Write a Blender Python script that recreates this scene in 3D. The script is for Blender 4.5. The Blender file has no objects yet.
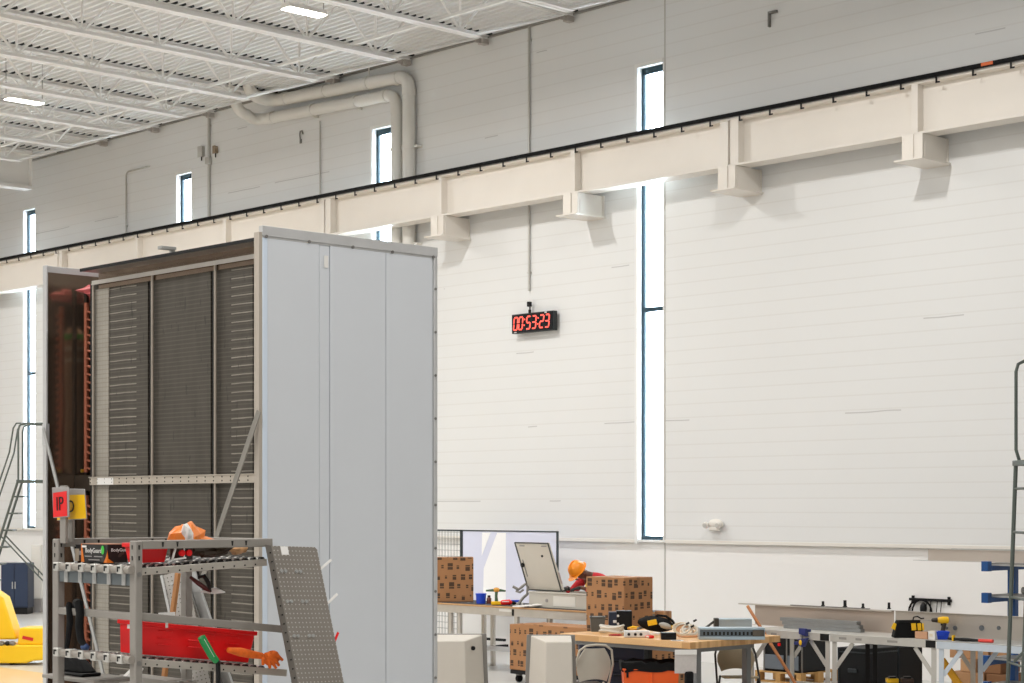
import bpy, bmesh, math, random
from mathutils import Vector, Matrix
random.seed(7)
sc = bpy.context.scene
COL = sc.collection
PI = math.pi
# ------------------------------------------------------------------ camera model
FPX, CX, CY, H = 1843.0, 512.0, 505.0, 2.35
TH = math.atan2(1938.0, 1843.0)
cs, sn = math.cos(TH), math.sin(TH)
def P(px, py, z):
    xc = (px - CX) * z / FPX
    return Vector((xc * cs - z * sn, xc * sn + z * cs, H - (py - CY) * z / FPX))
def PY(px, py, Y):
    return P(px, py, Y / (cs + sn * (px - CX) / FPX))
def PX(px, py, X):
    return P(px, py, X / (cs * (px - CX) / FPX - sn))
def PZ(px, py, Z):
    return P(px, py, (H - Z) * FPX / (py - CY))
cam = bpy.data.cameras.new('camera')
cam.sensor_width = 36.0
cam.lens = FPX / 1024 * 36
cam.shift_y = (CY - 341.5) / 1024
cam.clip_start = 0.1
cam.clip_end = 300
co = bpy.data.objects.new('camera', cam)
co.location = (0, 0, H)
co.rotation_euler = (PI / 2, 0, TH)
COL.objects.link(co)
sc.camera = co
sc.view_settings.view_transform = 'Standard'
sc.view_settings.look = 'None'
sc.view_settings.exposure = 0.0
sc.view_settings.gamma = 1.0
sc.view_settings.use_curve_mapping = False
sc.cycles.use_denoising = True
sc.cycles.max_bounces = 8
sc.cycles.diffuse_bounces = 5
sc.cycles.sample_clamp_indirect = 8.0
# ------------------------------------------------------------------ materials
def lin(c):
    r = []
    for v in c[:3]:
        v = v / 255.0
        r.append(v / 12.92 if v <= 0.04045 else ((v + 0.055) / 1.055) ** 2.4)
    return tuple(r) + (1.0,)
class G:
    def __init__(s, name):
        s.mat = bpy.data.materials.new(name)
        s.mat.use_nodes = True
        s.nt = s.mat.node_tree
        s.b = s.nt.nodes['Principled BSDF']
        s.out = s.nt.nodes['Material Output']
        s.tc = None
    def n(s, t): return s.nt.nodes.new(t)
    def put(s, sock, v):
        if isinstance(v, (int, float)): sock.default_value = v
        elif isinstance(v, tuple): sock.default_value = v
        else: s.nt.links.new(v, sock)
    def m(s, op, a, b=0.0, c=None):
        k = s.n('ShaderNodeMath'); k.operation = op
        s.put(k.inputs[0], a); s.put(k.inputs[1], b)
        if c is not None: s.put(k.inputs[2], c)
        return k.outputs[0]
    def vec(s):
        if s.tc is None: s.tc = s.n('ShaderNodeTexCoord')
        return s.tc.outputs['Object']
    def xyz(s):
        k = s.n('ShaderNodeSeparateXYZ'); s.nt.links.new(s.vec(), k.inputs[0])
        return k.outputs[0], k.outputs[1], k.outputs[2]
    def comb(s, a, b, c):
        k = s.n('ShaderNodeCombineXYZ')
        s.put(k.inputs[0], a); s.put(k.inputs[1], b); s.put(k.inputs[2], c)
        return k.outputs[0]
    def noise(s, scale, detail=3.0, vec=None, stretch=None):
        k = s.n('ShaderNodeTexNoise'); k.inputs['Scale'].default_value = scale; k.inputs['Detail'].default_value = detail
        v = vec if vec is not None else s.vec()
        if stretch:
            mp = s.n('ShaderNodeMapping'); mp.inputs['Scale'].default_value = stretch
            s.nt.links.new(v, mp.inputs[0]); v = mp.outputs[0]
        s.nt.links.new(v, k.inputs['Vector'])
        return k.outputs['Fac']
    def white(s, vec):
        k = s.n('ShaderNodeTexWhiteNoise'); k.noise_dimensions = '3D'
        s.nt.links.new(vec, k.inputs['Vector'])
        return k.outputs['Value'], k.outputs['Color']
    def mix(s, f, a, b):
        k = s.n('ShaderNodeMix'); k.data_type = 'RGBA'
        s.put(k.inputs[0], f); s.put(k.inputs[6], a); s.put(k.inputs[7], b)
        return k.outputs[2]
    def bump(s, h, strength=0.3, dist=0.01):
        k = s.n('ShaderNodeBump'); k.inputs['Strength'].default_value = strength; k.inputs['Distance'].default_value = dist
        s.put(k.inputs['Height'], h)
        s.nt.links.new(k.outputs[0], s.b.inputs['Normal'])
    def set(s, col=None, rough=None, metal=None):
        if col is not None: s.put(s.b.inputs['Base Color'], col)
        if rough is not None: s.put(s.b.inputs['Roughness'], rough)
        if metal is not None: s.put(s.b.inputs['Metallic'], metal)
    def band(s, v, lo, hi):
        return s.m('MULTIPLY', s.m('GREATER_THAN', v, lo), s.m('LESS_THAN', v, hi))
_M = {}
def mat(name, col, rough=0.5, metal=0.0, var=0.06, scale=6.0, bump=0.0):
    if name in _M: return _M[name]
    g = G(name)
    c = lin(col)
    if var:
        f = g.noise(scale, 4)
        d = tuple(max(0, x * (1 - 2 * var)) for x in c[:3]) + (1.0,)
        e = tuple(min(1, x * (1 + var)) for x in c[:3]) + (1.0,)
        g.set(g.mix(f, d, e), rough, metal)
        if bump: g.bump(g.noise(scale * 6, 3), bump)
    else:
        g.set(c, rough, metal)
    _M[name] = g.mat
    return g.mat
def emis(name, col, strength):
    if name in _M: return _M[name]
    g = G(name)
    g.set(lin(col), 0.4, 0)
    g.b.inputs['Emission Color'].default_value = lin(col)
    g.b.inputs['Emission Strength'].default_value = strength
    _M[name] = g.mat
    return g.mat
# ------------------------------------------------------------------ mesh builder
class MB:
    def __init__(s): s.v = []; s.f = []
    def add(s, vs, fs):
        b = len(s.v); s.v.extend(Vector(q) for q in vs); s.f.extend([tuple(b + i for i in q) for q in fs]); return s
    def box(s, x0, x1, y0, y1, z0, z1):
        return s.add([(x0, y0, z0), (x1, y0, z0), (x1, y1, z0), (x0, y1, z0), (x0, y0, z1), (x1, y0, z1), (x1, y1, z1), (x0, y1, z1)],
                     [(3, 2, 1, 0), (4, 5, 6, 7), (0, 1, 5, 4), (1, 2, 6, 5), (2, 3, 7, 6), (3, 0, 4, 7)])
    def prism(s, pts, ext):
        """closed polygon pts extruded by ext"""
        n = len(pts); e = Vector(ext); pts = [Vector(p) for p in pts]
        a = sum(((pts[i]).cross(pts[(i + 1) % n]) for i in range(n)), Vector())
        if a.dot(e) > 0: pts = pts[::-1]
        return s.add(pts + [p + e for p in pts], [tuple(range(n)), tuple(range(2 * n - 1, n - 1, -1))] + [(i, n + i, n + (i + 1) % n, (i + 1) % n) for i in range(n)])
    def hull8(s, lo, hi):
        """two quads (same order) joined"""
        return s.add(list(lo) + list(hi), [(3, 2, 1, 0), (4, 5, 6, 7), (0, 1, 5, 4), (1, 2, 6, 5), (2, 3, 7, 6), (3, 0, 4, 7)])
    def bar(s, p0, p1, w, h, up=(0, 0, 1)):
        p0, p1 = Vector(p0), Vector(p1); d = (p1 - p0).normalized(); u = Vector(up)
        a = d.cross(u)
        if a.length < 1e-4: a = d.cross(Vector((0, 1, 0)))
        a.normalize(); u = a.cross(d).normalized()
        q = lambda p: [p - a * w / 2 - u * h / 2, p + a * w / 2 - u * h / 2, p + a * w / 2 + u * h / 2, p - a * w / 2 + u * h / 2]
        return s.hull8(q(p0)[::-1], q(p1)[::-1])
    def cyl(s, p0, p1, r, n=12, r2=None, caps=True):
        p0, p1 = Vector(p0), Vector(p1); d = (p1 - p0).normalized()
        a = d.orthogonal().normalized(); b = d.cross(a); r2 = r if r2 is None else r2
        vs = []
        for p, q in ((p0, r), (p1, r2)):
            vs += [p + (a * math.cos(2 * PI * i / n) + b * math.sin(2 * PI * i / n)) * q for i in range(n)]
        fs = [(i, (i + 1) % n, n + (i + 1) % n, n + i) for i in range(n)]
        if caps: fs += [tuple(range(n - 1, -1, -1)), tuple(range(n, 2 * n))]
        return s.add(vs, fs)
    def tube(s, pts, r, n=10, closed=False, caps=True):
        pts = [Vector(p) for p in pts]; m = len(pts); vs = []; fs = []; pa = None
        rr = r if isinstance(r, (list, tuple)) else [r] * m
        for i, p in enumerate(pts):
            q0 = pts[i - 1] if (i > 0 or closed) else p; q1 = pts[(i + 1) % m] if (i < m - 1 or closed) else p
            d = (q1 - q0).normalized()
            if pa is None: a = d.orthogonal().normalized()
            else:
                a = pa - d * pa.dot(d)
                a = a.normalized() if a.length > 1e-5 else d.orthogonal().normalized()
            pa = a; b = d.cross(a)
            vs += [p + (a * math.cos(2 * PI * k / n) + b * math.sin(2 * PI * k / n)) * rr[i] for k in range(n)]
        for i in range(m if closed else m - 1):
            j = (i + 1) % m
            fs += [(i * n + k, i * n + (k + 1) % n, j * n + (k + 1) % n, j * n + k) for k in range(n)]
        if caps and not closed:
            fs += [tuple(range(n - 1, -1, -1)), tuple(range((m - 1) * n, m * n))]
        return s.add(vs, fs)
    def lathe(s, prof, c=(0, 0, 0), n=20, M=None):
        c = Vector(c); vs = []; fs = []
        for (r, z) in prof:
            vs += [Vector((r * math.cos(2 * PI * k / n), r * math.sin(2 * PI * k / n), z)) for k in range(n)]
        if M is not None: vs = [M @ q for q in vs]
        vs = [q + c for q in vs]
        for i in range(len(prof) - 1):
            fs += [(i * n + k, i * n + (k + 1) % n, (i + 1) * n + (k + 1) % n, (i + 1) * n + k) for k in range(n)]
        fs += [tuple(range(n - 1, -1, -1)), tuple(range((len(prof) - 1) * n, len(prof) * n))]
        return s.add(vs, fs)
    def ell(s, c, r, n=14, m=8, M=None, jit=0.0):
        c = Vector(c); vs = []; fs = []
        for i in range(m + 1):
            t = PI * i / m
            for k in range(n):
                a = 2 * PI * k / n
                q = Vector((r[0] * math.sin(t) * math.cos(a), r[1] * math.sin(t) * math.sin(a), -r[2] * math.cos(t)))
                if jit and 0 < i < m: q *= 1 + random.uniform(-jit, jit)
                vs.append((M @ q if M is not None else q) + c)
        for i in range(m):
            fs += [(i * n + k, i * n + (k + 1) % n, (i + 1) * n + (k + 1) % n, (i + 1) * n + k) for k in range(n)]
        return s.add(vs, fs)
    def tray(s, x0, x1, y0, y1, z0, z1, t=0.01, taper=0.0, rim=0.0):
        """open topped container; taper narrows the floor, rim widens the lip"""
        o = lambda k, z: [(x0 - k, y0 - k, z), (x1 + k, y0 - k, z), (x1 + k, y1 + k, z), (x0 - k, y1 + k, z)]
        rings = [o(-taper, z0), o(0, z1 - (0.02 if rim else 0))]
        if rim: rings += [o(rim, z1 - 0.02), o(rim, z1)]
        else: rings += [o(0, z1)]
        rings += [o(-t, z1), o(-taper - t, z0 + t)]
        b = len(s.v)
        for r in rings: s.v.extend(Vector(q) for q in r)
        for i in range(len(rings) - 1):
            s.f += [(b + i * 4 + k, b + i * 4 + (k + 1) % 4, b + (i + 1) * 4 + (k + 1) % 4, b + (i + 1) * 4 + k) for k in range(4)]
        e = b + (len(rings) - 1) * 4
        s.f += [(b + 3, b + 2, b + 1, b), (e, e + 1, e + 2, e + 3)]
        return s
    def xf(s, M):
        s.v = [M @ q for q in s.v]; return s
    def build(s, name, m, parent=None, bev=0.0, smooth=True, loc=None, rotz=0.0, seg=2):
        me = bpy.data.meshes.new(name)
        me.from_pydata([tuple(q) for q in s.v], [], s.f); me.validate(); me.update()
        if smooth:
            for p in me.polygons: p.use_smooth = True
            me.set_sharp_from_angle(angle=math.radians(38))
        me.materials.append(m)
        o = bpy.data.objects.new(name, me); COL.objects.link(o)
        if parent is not None: o.parent = parent
        if loc is not None: o.location = loc
        if rotz: o.rotation_euler = (0, 0, rotz)
        if bev:
            md = o.modifiers.new('edge', 'BEVEL'); md.width = bev; md.segments = seg; md.limit_method = 'ANGLE'; md.angle_limit = math.radians(40)
        return o
def tag(o, label=None, cat=None, group=None, kind=None):
    if label: o['label'] = label
    if cat: o['category'] = cat
    if group: o['group'] = group
    if kind: o['kind'] = kind
    return o
def thing(name, label, cat, loc=(0, 0, 0), rotz=0.0, group=None, rot=None):
    o = bpy.data.objects.new(name, None); COL.objects.link(o)
    o.empty_display_size = 0.1
    o.location = loc; o.rotation_euler = rot if rot else (0, 0, rotz)
    return tag(o, label, cat, group)
def dup(root, loc, rotz=None, label=None, group=None):
    r = root.copy(); COL.objects.link(r); r.location = loc
    if rotz is not None: r.rotation_euler = (0, 0, rotz)
    if label: r['label'] = label
    if group: r['group'] = group
    for ch in list(root.children):
        c = ch.copy(); COL.objects.link(c); c.parent = r
        for gch in list(ch.children):
            d = gch.copy(); COL.objects.link(d); d.parent = c
    return r
def text(name, body, size, m, parent, M, depth=0.0015):
    cu = bpy.data.curves.new(name, 'FONT'); cu.body = body; cu.size = size; cu.align_x = 'CENTER'; cu.align_y = 'CENTER'; cu.extrude = depth; cu.resolution_u = 3
    t = bpy.data.objects.new(name + '_tmp', cu); COL.objects.link(t)
    dg = bpy.context.evaluated_depsgraph_get()
    me = bpy.data.meshes.new_from_object(t.evaluated_get(dg))
    bpy.data.objects.remove(t)
    me.name = name
    me.materials.clear(); me.materials.append(m)
    o = bpy.data.objects.new(name, me); COL.objects.link(o); o.parent = parent
    o.matrix_local = M
    return o
def frame3(o, x, y):
    x = Vector(x).normalized(); z = x.cross(Vector(y)).normalized(); y = z.cross(x)
    M = Matrix((x, y, z)).transposed().to_4x4(); M.translation = Vector(o); return M
# palette
WHITE = mat('white_paint', (232, 228, 220), 0.45, 0, 0.03, 3)
JOIST = mat('joist_paint', (244, 243, 240), 0.5, 0, 0.02, 2)
BEAMW = mat('beam_paint', (236, 230, 221), 0.4, 0, 0.03, 1.5)
BLACK = mat('black_plastic', (22, 23, 24), 0.45, 0, 0.2, 10)
RUBBER = mat('black_rubber', (15, 15, 16), 0.8, 0, 0.2, 10)
STEEL = mat('galvanised_steel', (186, 186, 184), 0.42, 0.55, 0.10, 9)
STEELD = mat('dull_steel', (140, 138, 134), 0.45, 0.6, 0.12, 9)
ALU = mat('aluminium', (205, 200, 192), 0.38, 0.6, 0.06, 8)
RACKG = mat('rack_grey_paint', (146, 141, 134), 0.5, 0.15, 0.05, 12)
RED = mat('red_plastic', (232, 8, 14), 0.4, 0, 0.05, 8)
for _m in (BLACK, RUBBER): _m.node_tree.nodes['Principled BSDF'].inputs['Specular IOR Level'].default_value = 0.25
YEL = mat('yellow_plastic', (250, 196, 12), 0.45, 0, 0.05, 6)
ORANGE = mat('orange_plastic', (244, 96, 22), 0.45, 0, 0.05, 6)
BLUE = mat('blue_plastic', (20, 70, 205), 0.45, 0, 0.05, 6)
NAVY = mat('navy_plastic', (30, 40, 62), 0.5, 0, 0.1, 6)
PAPER = mat('white_paper', (232, 230, 226), 0.8, 0, 0.03, 10)
PVC = mat('white_pvc', (226, 224, 218), 0.35, 0, 0.02, 3)
# ================================================================== SETTING
WY, ZR, ZL = 21.0, 10.2, 1.79          # wall plane, deck height, ledge height
X0, X1, Y0 = -48.0, 22.0, -26.0
# --- wall material: painted liner with shallow courses
g = G('wall_liner'); x, y, z = g.xyz()
course = g.m('FRACT', g.m('DIVIDE', z, 0.203))
line = g.m('LESS_THAN', course, 0.10)
cid = g.m('FLOOR', g.m('DIVIDE', z, 1.218))
seam = g.m('LESS_THAN', g.m('FRACT', g.m('DIVIDE', g.m('ADD', z, g.m('MULTIPLY', g.noise(0.9, 2, stretch=(1, 1, 0.01)), 0.06)), 1.218)), 0.014)
sn1 = g.noise(0.45, 2, vec=g.comb(x, g.m('MULTIPLY', cid, 7.3), 0.0))
seamk = g.m('MULTIPLY', seam, g.m('GREATER_THAN', sn1, 0.60))
n1 = g.noise(0.35, 3)
base = g.mix(n1, lin((227, 228, 227)), lin((234, 235, 234)))
c1 = g.mix(g.m('MULTIPLY', line, 0.22), base, lin((205, 202, 196)))
c2 = g.mix(g.m('MULTIPLY', seamk, 0.35), c1, lin((120, 116, 112)))
g.set(c2, 0.5, 0); g.bump(g.m('SUBTRACT', 1.0, line), 0.16, 0.004)
WALLM = g.mat
g = G('wall_base_paint'); g.set(g.mix(g.noise(0.5, 3), lin((240, 239, 236)), lin((246, 245, 243))), 0.5, 0); WBASE = g.mat
g = G('floor_epoxy'); f = g.noise(0.25, 4); f2 = g.noise(9, 3)
g.set(g.mix(g.m('MULTIPLY', f2, 0.08), g.mix(f, lin((198, 197, 193)), lin((210, 209, 206))), lin((186, 178, 166))), 0.28, 0)
FLOORM = g.mat
JX = [-18.64 - 2.0 * k for k in range(9)]
g = G('roof_deck_paint'); x, y, z = g.xyz()
fr = g.m('ABSOLUTE', g.m('SUBTRACT', g.m('FRACT', g.m('ADD', g.m('DIVIDE', g.m('SUBTRACT', x, JX[0]), 2.0), 0.5)), 0.5))
gap = g.m('MULTIPLY', g.m('LESS_THAN', fr, 0.062), g.m('GREATER_THAN', z, ZR + 0.006))
gap = g.m('MULTIPLY', gap, g.m('LESS_THAN', x, JX[0] + 1.0))
g.set(g.mix(gap, g.mix(g.noise(0.6, 2), lin((220, 221, 221)), lin((230, 231, 231))), lin((38, 48, 50))), 0.55, 0)
DECKM = g.mat

# --- far wall with four slit windows
WINX = [-19.27, -25.72, -32.02, -38.32]
WW, WZ0, WZ1 = 0.52, 1.80, 9.09
m = MB()
edges = sorted([(a, a + WW) for a in WINX])
cur = X0
for a, b in edges:
    m.box(cur, a, WY, WY + 0.22, ZL, ZR + 0.3)
    m.box(a, b, WY, WY + 0.22, WZ1, ZR + 0.3)
    cur = b
m.box(cur, X1, WY, WY + 0.22, ZL, ZR + 0.3)
tag(m.build('wall_back', WALLM, smooth=False), kind='structure')
m = MB(); m.box(X0, X1, WY + 0.07, WY + 0.22, 0, ZL)
tag(m.build('wall_back_base', WBASE, smooth=False), kind='structure')
m = MB(); m.box(X0, WINX[0] - 0.05, WY - 0.012, WY + 0.07, ZL - 0.02, ZL + 0.03); 
tag(m.build('trim_1', WHITE, bev=0.004), kind='structure')
m = MB(); m.box(WINX[0] + WW + 0.05, X1, WY - 0.012, WY + 0.07, ZL - 0.02, ZL + 0.03)
tag(m.build('trim_2', WHITE, bev=0.004), kind='structure')
# panel joint beside first window
xs = PY(665, 100, WY).x
m = MB(); m.box(xs - 0.012, xs + 0.012, WY - 0.006, WY, ZL + 0.03, ZR)
tag(m.build('trim_3', mat('joint_sealant', (196, 194, 188), 0.6, 0, 0), smooth=False), kind='structure')
m = MB(); xs2 = PY(662, 560, WY).x; m.box(xs2 - 0.01, xs2 + 0.01, WY + 0.06, WY + 0.07, 0, ZL - 0.02)
tag(m.build('trim_4', mat('joint_sealant', (196, 194, 188))), kind='structure')
xs3 = PY(1012, 600, WY).x
m = MB(); m.box(xs3 - 0.01, xs3 + 0.01, WY + 0.06, WY + 0.07, 0, ZL - 0.02)
tag(m.build('trim_5', mat('joint_sealant', (196, 194, 188))), kind='structure')
for nm, b in (('wall_left', (X0 - 0.2, X0, Y0, WY + 0.2, 0, ZR + 0.3)), ('wall_right', (X1, X1 + 0.2, Y0, WY + 0.2, 0, ZR + 0.3)), ('wall_front', (X0, X1, Y0 - 0.2, Y0, 0, ZR + 0.3))):
    tag(MB().box(*b).build(nm, WBASE, smooth=False), kind='structure')
tag(MB().box(X0, X1, Y0, WY + 0.07, -0.1, 0).build('floor', FLOORM, smooth=False), kind='structure')
g = G('tan_floor_tone'); g.set(g.mix(g.noise(1.2, 3), lin((214, 180, 132)), lin((226, 194, 146))), 0.35, 0)
tag(MB().box(X0, -18.5, 8.2, 13.0, -0.01, 0.003).build('floor_band', g.mat, smooth=False), kind='structure')  # broad tan strip lying flush on the floor
# --- corrugated deck
m = MB(); pitch = 0.152; yy = Y0; prof = []
while yy < WY:
    prof += [(yy, ZR), (yy + 0.055, ZR), (yy + 0.075, ZR + 0.05), (yy + 0.132, ZR + 0.05)]
    yy += pitch
prof.append((yy, ZR))
vs = [(X0, a, b) for a, b in prof] + [(X1, a, b) for a, b in prof]; n = len(prof)
m.add(vs, [(i, n + i, n + i + 1, i + 1) for i in range(n - 1)])
m.add([(X0, Y0, ZR + 0.09), (X1, Y0, ZR + 0.09), (X1, WY + .2, ZR + 0.09), (X0, WY + .2, ZR + 0.09)], [(0, 1, 2, 3)])
tag(m.build('ceiling', DECKM, smooth=False), kind='structure')
# closure angle between deck and wall
m = MB(); m.box(X0, X1, WY - 0.05, WY, ZR - 0.03, ZR)
tag(m.build('trim_6', mat('shadow_gap_steel', (150, 148, 143), 0.6, 0.2, 0.05)), kind='structure')
# --- windows
WF = mat('window_frame_paint', (36, 62, 74), 0.4, 0.2, 0.05, 6)
WF2 = mat('window_outer_frame', (226, 236, 242), 0.4, 0.0, 0.02, 6)
g = G('window_glass')
tr = g.n('ShaderNodeBsdfTransparent'); gl = g.n('ShaderNodeBsdfGlossy'); gl.inputs['Roughness'].default_value = 0.03
mx = g.n('ShaderNodeMixShader'); mx.inputs[0].default_value = 0.06
g.nt.links.new(tr.outputs[0], mx.inputs[1]); g.nt.links.new(gl.outputs[0], mx.inputs[2]); g.nt.links.new(mx.outputs[0], g.out.inputs[0])
tr.inputs[0].default_value = (0.93, 0.97, 1, 1)
GLASS = g.mat
REVEAL = mat('window_reveal_paint', (240, 240, 238), 0.45, 0, 0.02, 3)
for i, a in enumerate(WINX):
    r = bpy.data.objects.new('window_%d' % (i + 1), None); COL.objects.link(r); r.location = (a, WY, WZ0); tag(r, kind='structure')
    hh = WZ1 - WZ0; d = 0.09; fw = 0.05
    m = MB(); m.box(0, fw, d, d + 0.035, 0, hh); m.box(WW - fw, WW, d, d + 0.035, 0, hh); m.box(fw, WW - fw, d, d + 0.035, 0, 0.075); m.box(fw, WW - fw, d, d + 0.035, hh - 0.1, hh)
    tz = 5.36 - WZ0
    m.box(fw, WW - fw, d, d + 0.035, tz - 0.035, tz + 0.035)
    m.build('window_frame', WF, r, bev=0.004)
    m = MB(); m.box(fw, fw + 0.03, d + 0.035, d + 0.12, 0.07, hh - 0.1); m.box(WW - fw - 0.03, WW - fw, d + 0.035, d + 0.12, 0.07, hh - 0.1)
    m.build('outer_stop', WF2, r)
    m = MB(); m.box(fw - 0.01, WW - fw + 0.01, d + 0.012, d + 0.022, 0.06, hh - 0.09)
    m.build('pane', GLASS, r)
    m = MB(); m.box(-0.055, 0.0, -0.012, 0.0, -0.05, hh + 0.06); m.box(0, WW, -0.012, 0.0, hh, hh + 0.06); m.box(-0.0, 0.006, 0.0, d, 0, hh); m.box(0.006, WW, 0.0, d, -0.02, 0.012)
    m.build('window_casing', REVEAL, r)
# ================================================================== ROOF STEEL
ordn = ['first', 'second', 'third', 'fourth', 'fifth', 'sixth', 'seventh', 'eighth', 'ninth']
ZB = 9.45
jl = thing('roof_joist', 'white open-web roof joist nearest the camera, ending above the slit window nearest the clock', 'roof joist', (JX[0], 0, 0), 0, 'white open-web roof joists')
MB().box(-0.06, -0.008, -25.9, 20.95, 10.13, 10.142).box(-0.02, -0.008, -25.9, 20.95, 10.13, 10.197).box(0.008, 0.02, -25.9, 20.95, 10.13, 10.197).box(0.008, 0.06, -25.9, 20.95, 10.13, 10.142).box(-0.06, 0.06, -25.9, 20.95, 10.185, 10.197).build('top_chord', JOIST, jl, smooth=False)
MB().box(-0.085, -0.008, -25.9, 18.9, ZB, ZB + 0.014).box(-0.022, -0.008, -25.9, 18.9, ZB, ZB + 0.075).box(0.008, 0.022, -25.9, 18.9, ZB, ZB + 0.075).box(0.008, 0.085, -25.9, 18.9, ZB, ZB + 0.014).build('bottom_chord', JOIST, jl, smooth=False)
m = MB(); yb = 18.55
m.cyl((0, 18.85, ZB + 0.04), (0, 20.75, 10.14), 0.028, 8)
while yb > -25:
    m.cyl((0, yb, ZB + 0.04), (0, yb + 0.62, 10.14), 0.022, 6)
    m.cyl((0, yb, ZB + 0.04), (0, yb - 0.62, 10.14), 0.022, 6)
    m.cyl((0, yb, ZB + 0.04), (0, yb, 10.14), 0.018, 6)
    yb -= 1.36
m.build('web_lattice', JOIST, jl)
SHOE = mat('primer_brown', (186, 180, 174), 0.7, 0.1, 0.15)
MB().box(-0.06, 0.06, 20.8, 20.94, 10.04, 10.13).box(-0.012, 0.012, 20.68, 20.8, 10.05, 10.13).build('bearing_seat', SHOE, jl, bev=0.006)
for k in range(1, 9):
    if k == 8:
        lb = 'white open-web roof joist farthest from the camera, just before the solid white roof girder'
    else:
        lb = '%s white open-web roof joist counted from the one nearest the camera' % ordn[k]
    dup(jl, (JX[k], 0, 0), 0, lb)
br = MB(); br.bar((-44, 18.05, ZB + 0.09), (-16.0, 18.05, ZB + 0.09), 0.05, 0.012); br.bar((-44, 18.05, ZB + 0.11), (-16.0, 18.05, ZB + 0.11), 0.008, 0.05)
tag(br.build('bridging_angle', JOIST, smooth=False), 'long white bridging angle tying the joist bottom chords together near the wall', 'roof bridging')
gd = thing('roof_girder', 'solid white roof girder beyond the last open-web joist, above the farthest slit window', 'roof girder', (-37.0, 0, 0))
MB().box(-0.02, 0.02, -25.9, 20.4, 9.4, 10.15).build('web_plate', JOIST, gd, smooth=False)
MB().box(-0.15, 0.15, -25.9, 20.4, 9.33, 9.4).build('bottom_flange', JOIST, gd, bev=0.005)
MB().box(-0.15, 0.15, -25.9, 20.4, 10.13, 10.19).build('top_flange', JOIST, gd, bev=0.005)
MB().box(-0.15, 0.15, 20.385, 20.4, 9.4, 10.13).build('end_plate', JOIST, gd)
# ================================================================== CRANE RUNWAY
BX0, BX1 = -46.0, 6.0
bm_ = thing('crane_runway_beam', 'long cream crane runway beam running along the wall on stub brackets', 'crane beam', (0, 20.6, 7.20))
MB().box(BX0, BX1, -0.012, 0.012, 0.03, 0.66).build('web_plate', BEAMW, bm_, smooth=False)
MB().box(BX0, BX1, -0.15, 0.15, 0.0, 0.03).build('bottom_flange', BEAMW, bm_, bev=0.004)
MB().box(BX0, BX1, -0.15, 0.15, 0.66, 0.69).build('top_flange', BEAMW, bm_, bev=0.004)
MB().box(BX0, BX1, -0.035, 0.035, 0.69, 0.70).box(BX0, BX1, -0.01, 0.01, 0.70, 0.76).box(BX0, BX1, -0.03, 0.03, 0.76, 0.79).build('crane_rail', STEELD, bm_, smooth=False)
BRX = [-13.86 - 3.14 * k for k in range(-1, 10)]
for k, bx in enumerate(BRX):
    if abs(bx + 17.0) < 0.1 or abs(bx + 26.42) < 0.1 or abs(bx + 35.84) < 0.2:
        MB().box(bx - 0.17, bx - 0.02, -0.14, -0.012, 0.03, 0.66).build('splice_plate', BEAMW, bm_, bev=0.003)
        MB().box(bx + 0.02, bx + 0.17, -0.14, -0.012, 0.03, 0.66).build('splice_plate', BEAMW, bm_, bev=0.003)
    else:
        MB().box(bx - 0.05, bx + 0.05, -0.145, -0.012, 0.03, 0.66).build('stiffener', BEAMW, bm_, bev=0.003)
BARB = mat('conductor_black', (9, 10, 11), 0.6, 0, 0.1); BARB.node_tree.nodes['Principled BSDF'].inputs['Specular IOR Level'].default_value = 0.15
cb = thing('conductor_bar', 'black crane conductor bar with hanger clips along the runway beam top', 'conductor bar', (0, 20.415, 7.895))
MB().box(BX0, BX1, -0.03, 0.03, 0.0, 0.055).build('bar', BARB, cb, bev=0.008)
cl0 = None
xx = -40.2
while xx < -9.2:
    if cl0 is None:
        cl0 = MB().box(-0.012, 0.012, -0.012, 0.0, -0.07, 0.0).box(-0.012, 0.05, -0.012, 0.0, -0.085, -0.065).build('hanger_clip', BLACK, cb); cl0.location = (xx, 0.0, 0)
    else:
        c = cl0.copy(); COL.objects.link(c); c.location = (xx, 0.0, 0)
    xx += 0.545
ox = PY(980, 62, 20.2).x
MB().box(ox - 0.1, ox + 0.07, -0.034, 0.034, 0.008, 0.05).build('orange_marker', mat('orange_tape', (206, 96, 40), 0.5, 0, 0.05), cb)
bk = None
blab = {1: 'stub bracket carrying the runway beam nearest the camera, at the frame edge', }
near = {0: 'cream stub bracket under the beam, first past the frame edge nearest camera', 1: 'cream stub bracket under the beam nearest the camera, where the wall has no window', 2: 'cream stub bracket under the beam splice, just to the near side of the slit window',
        3: 'cream stub bracket under the beam between the slit window and the clock conduit', 4: 'cream stub bracket under the beam beside the foot of the white pipes', 8: 'cream stub bracket under the beam far down the wall beside the last window'}
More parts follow.
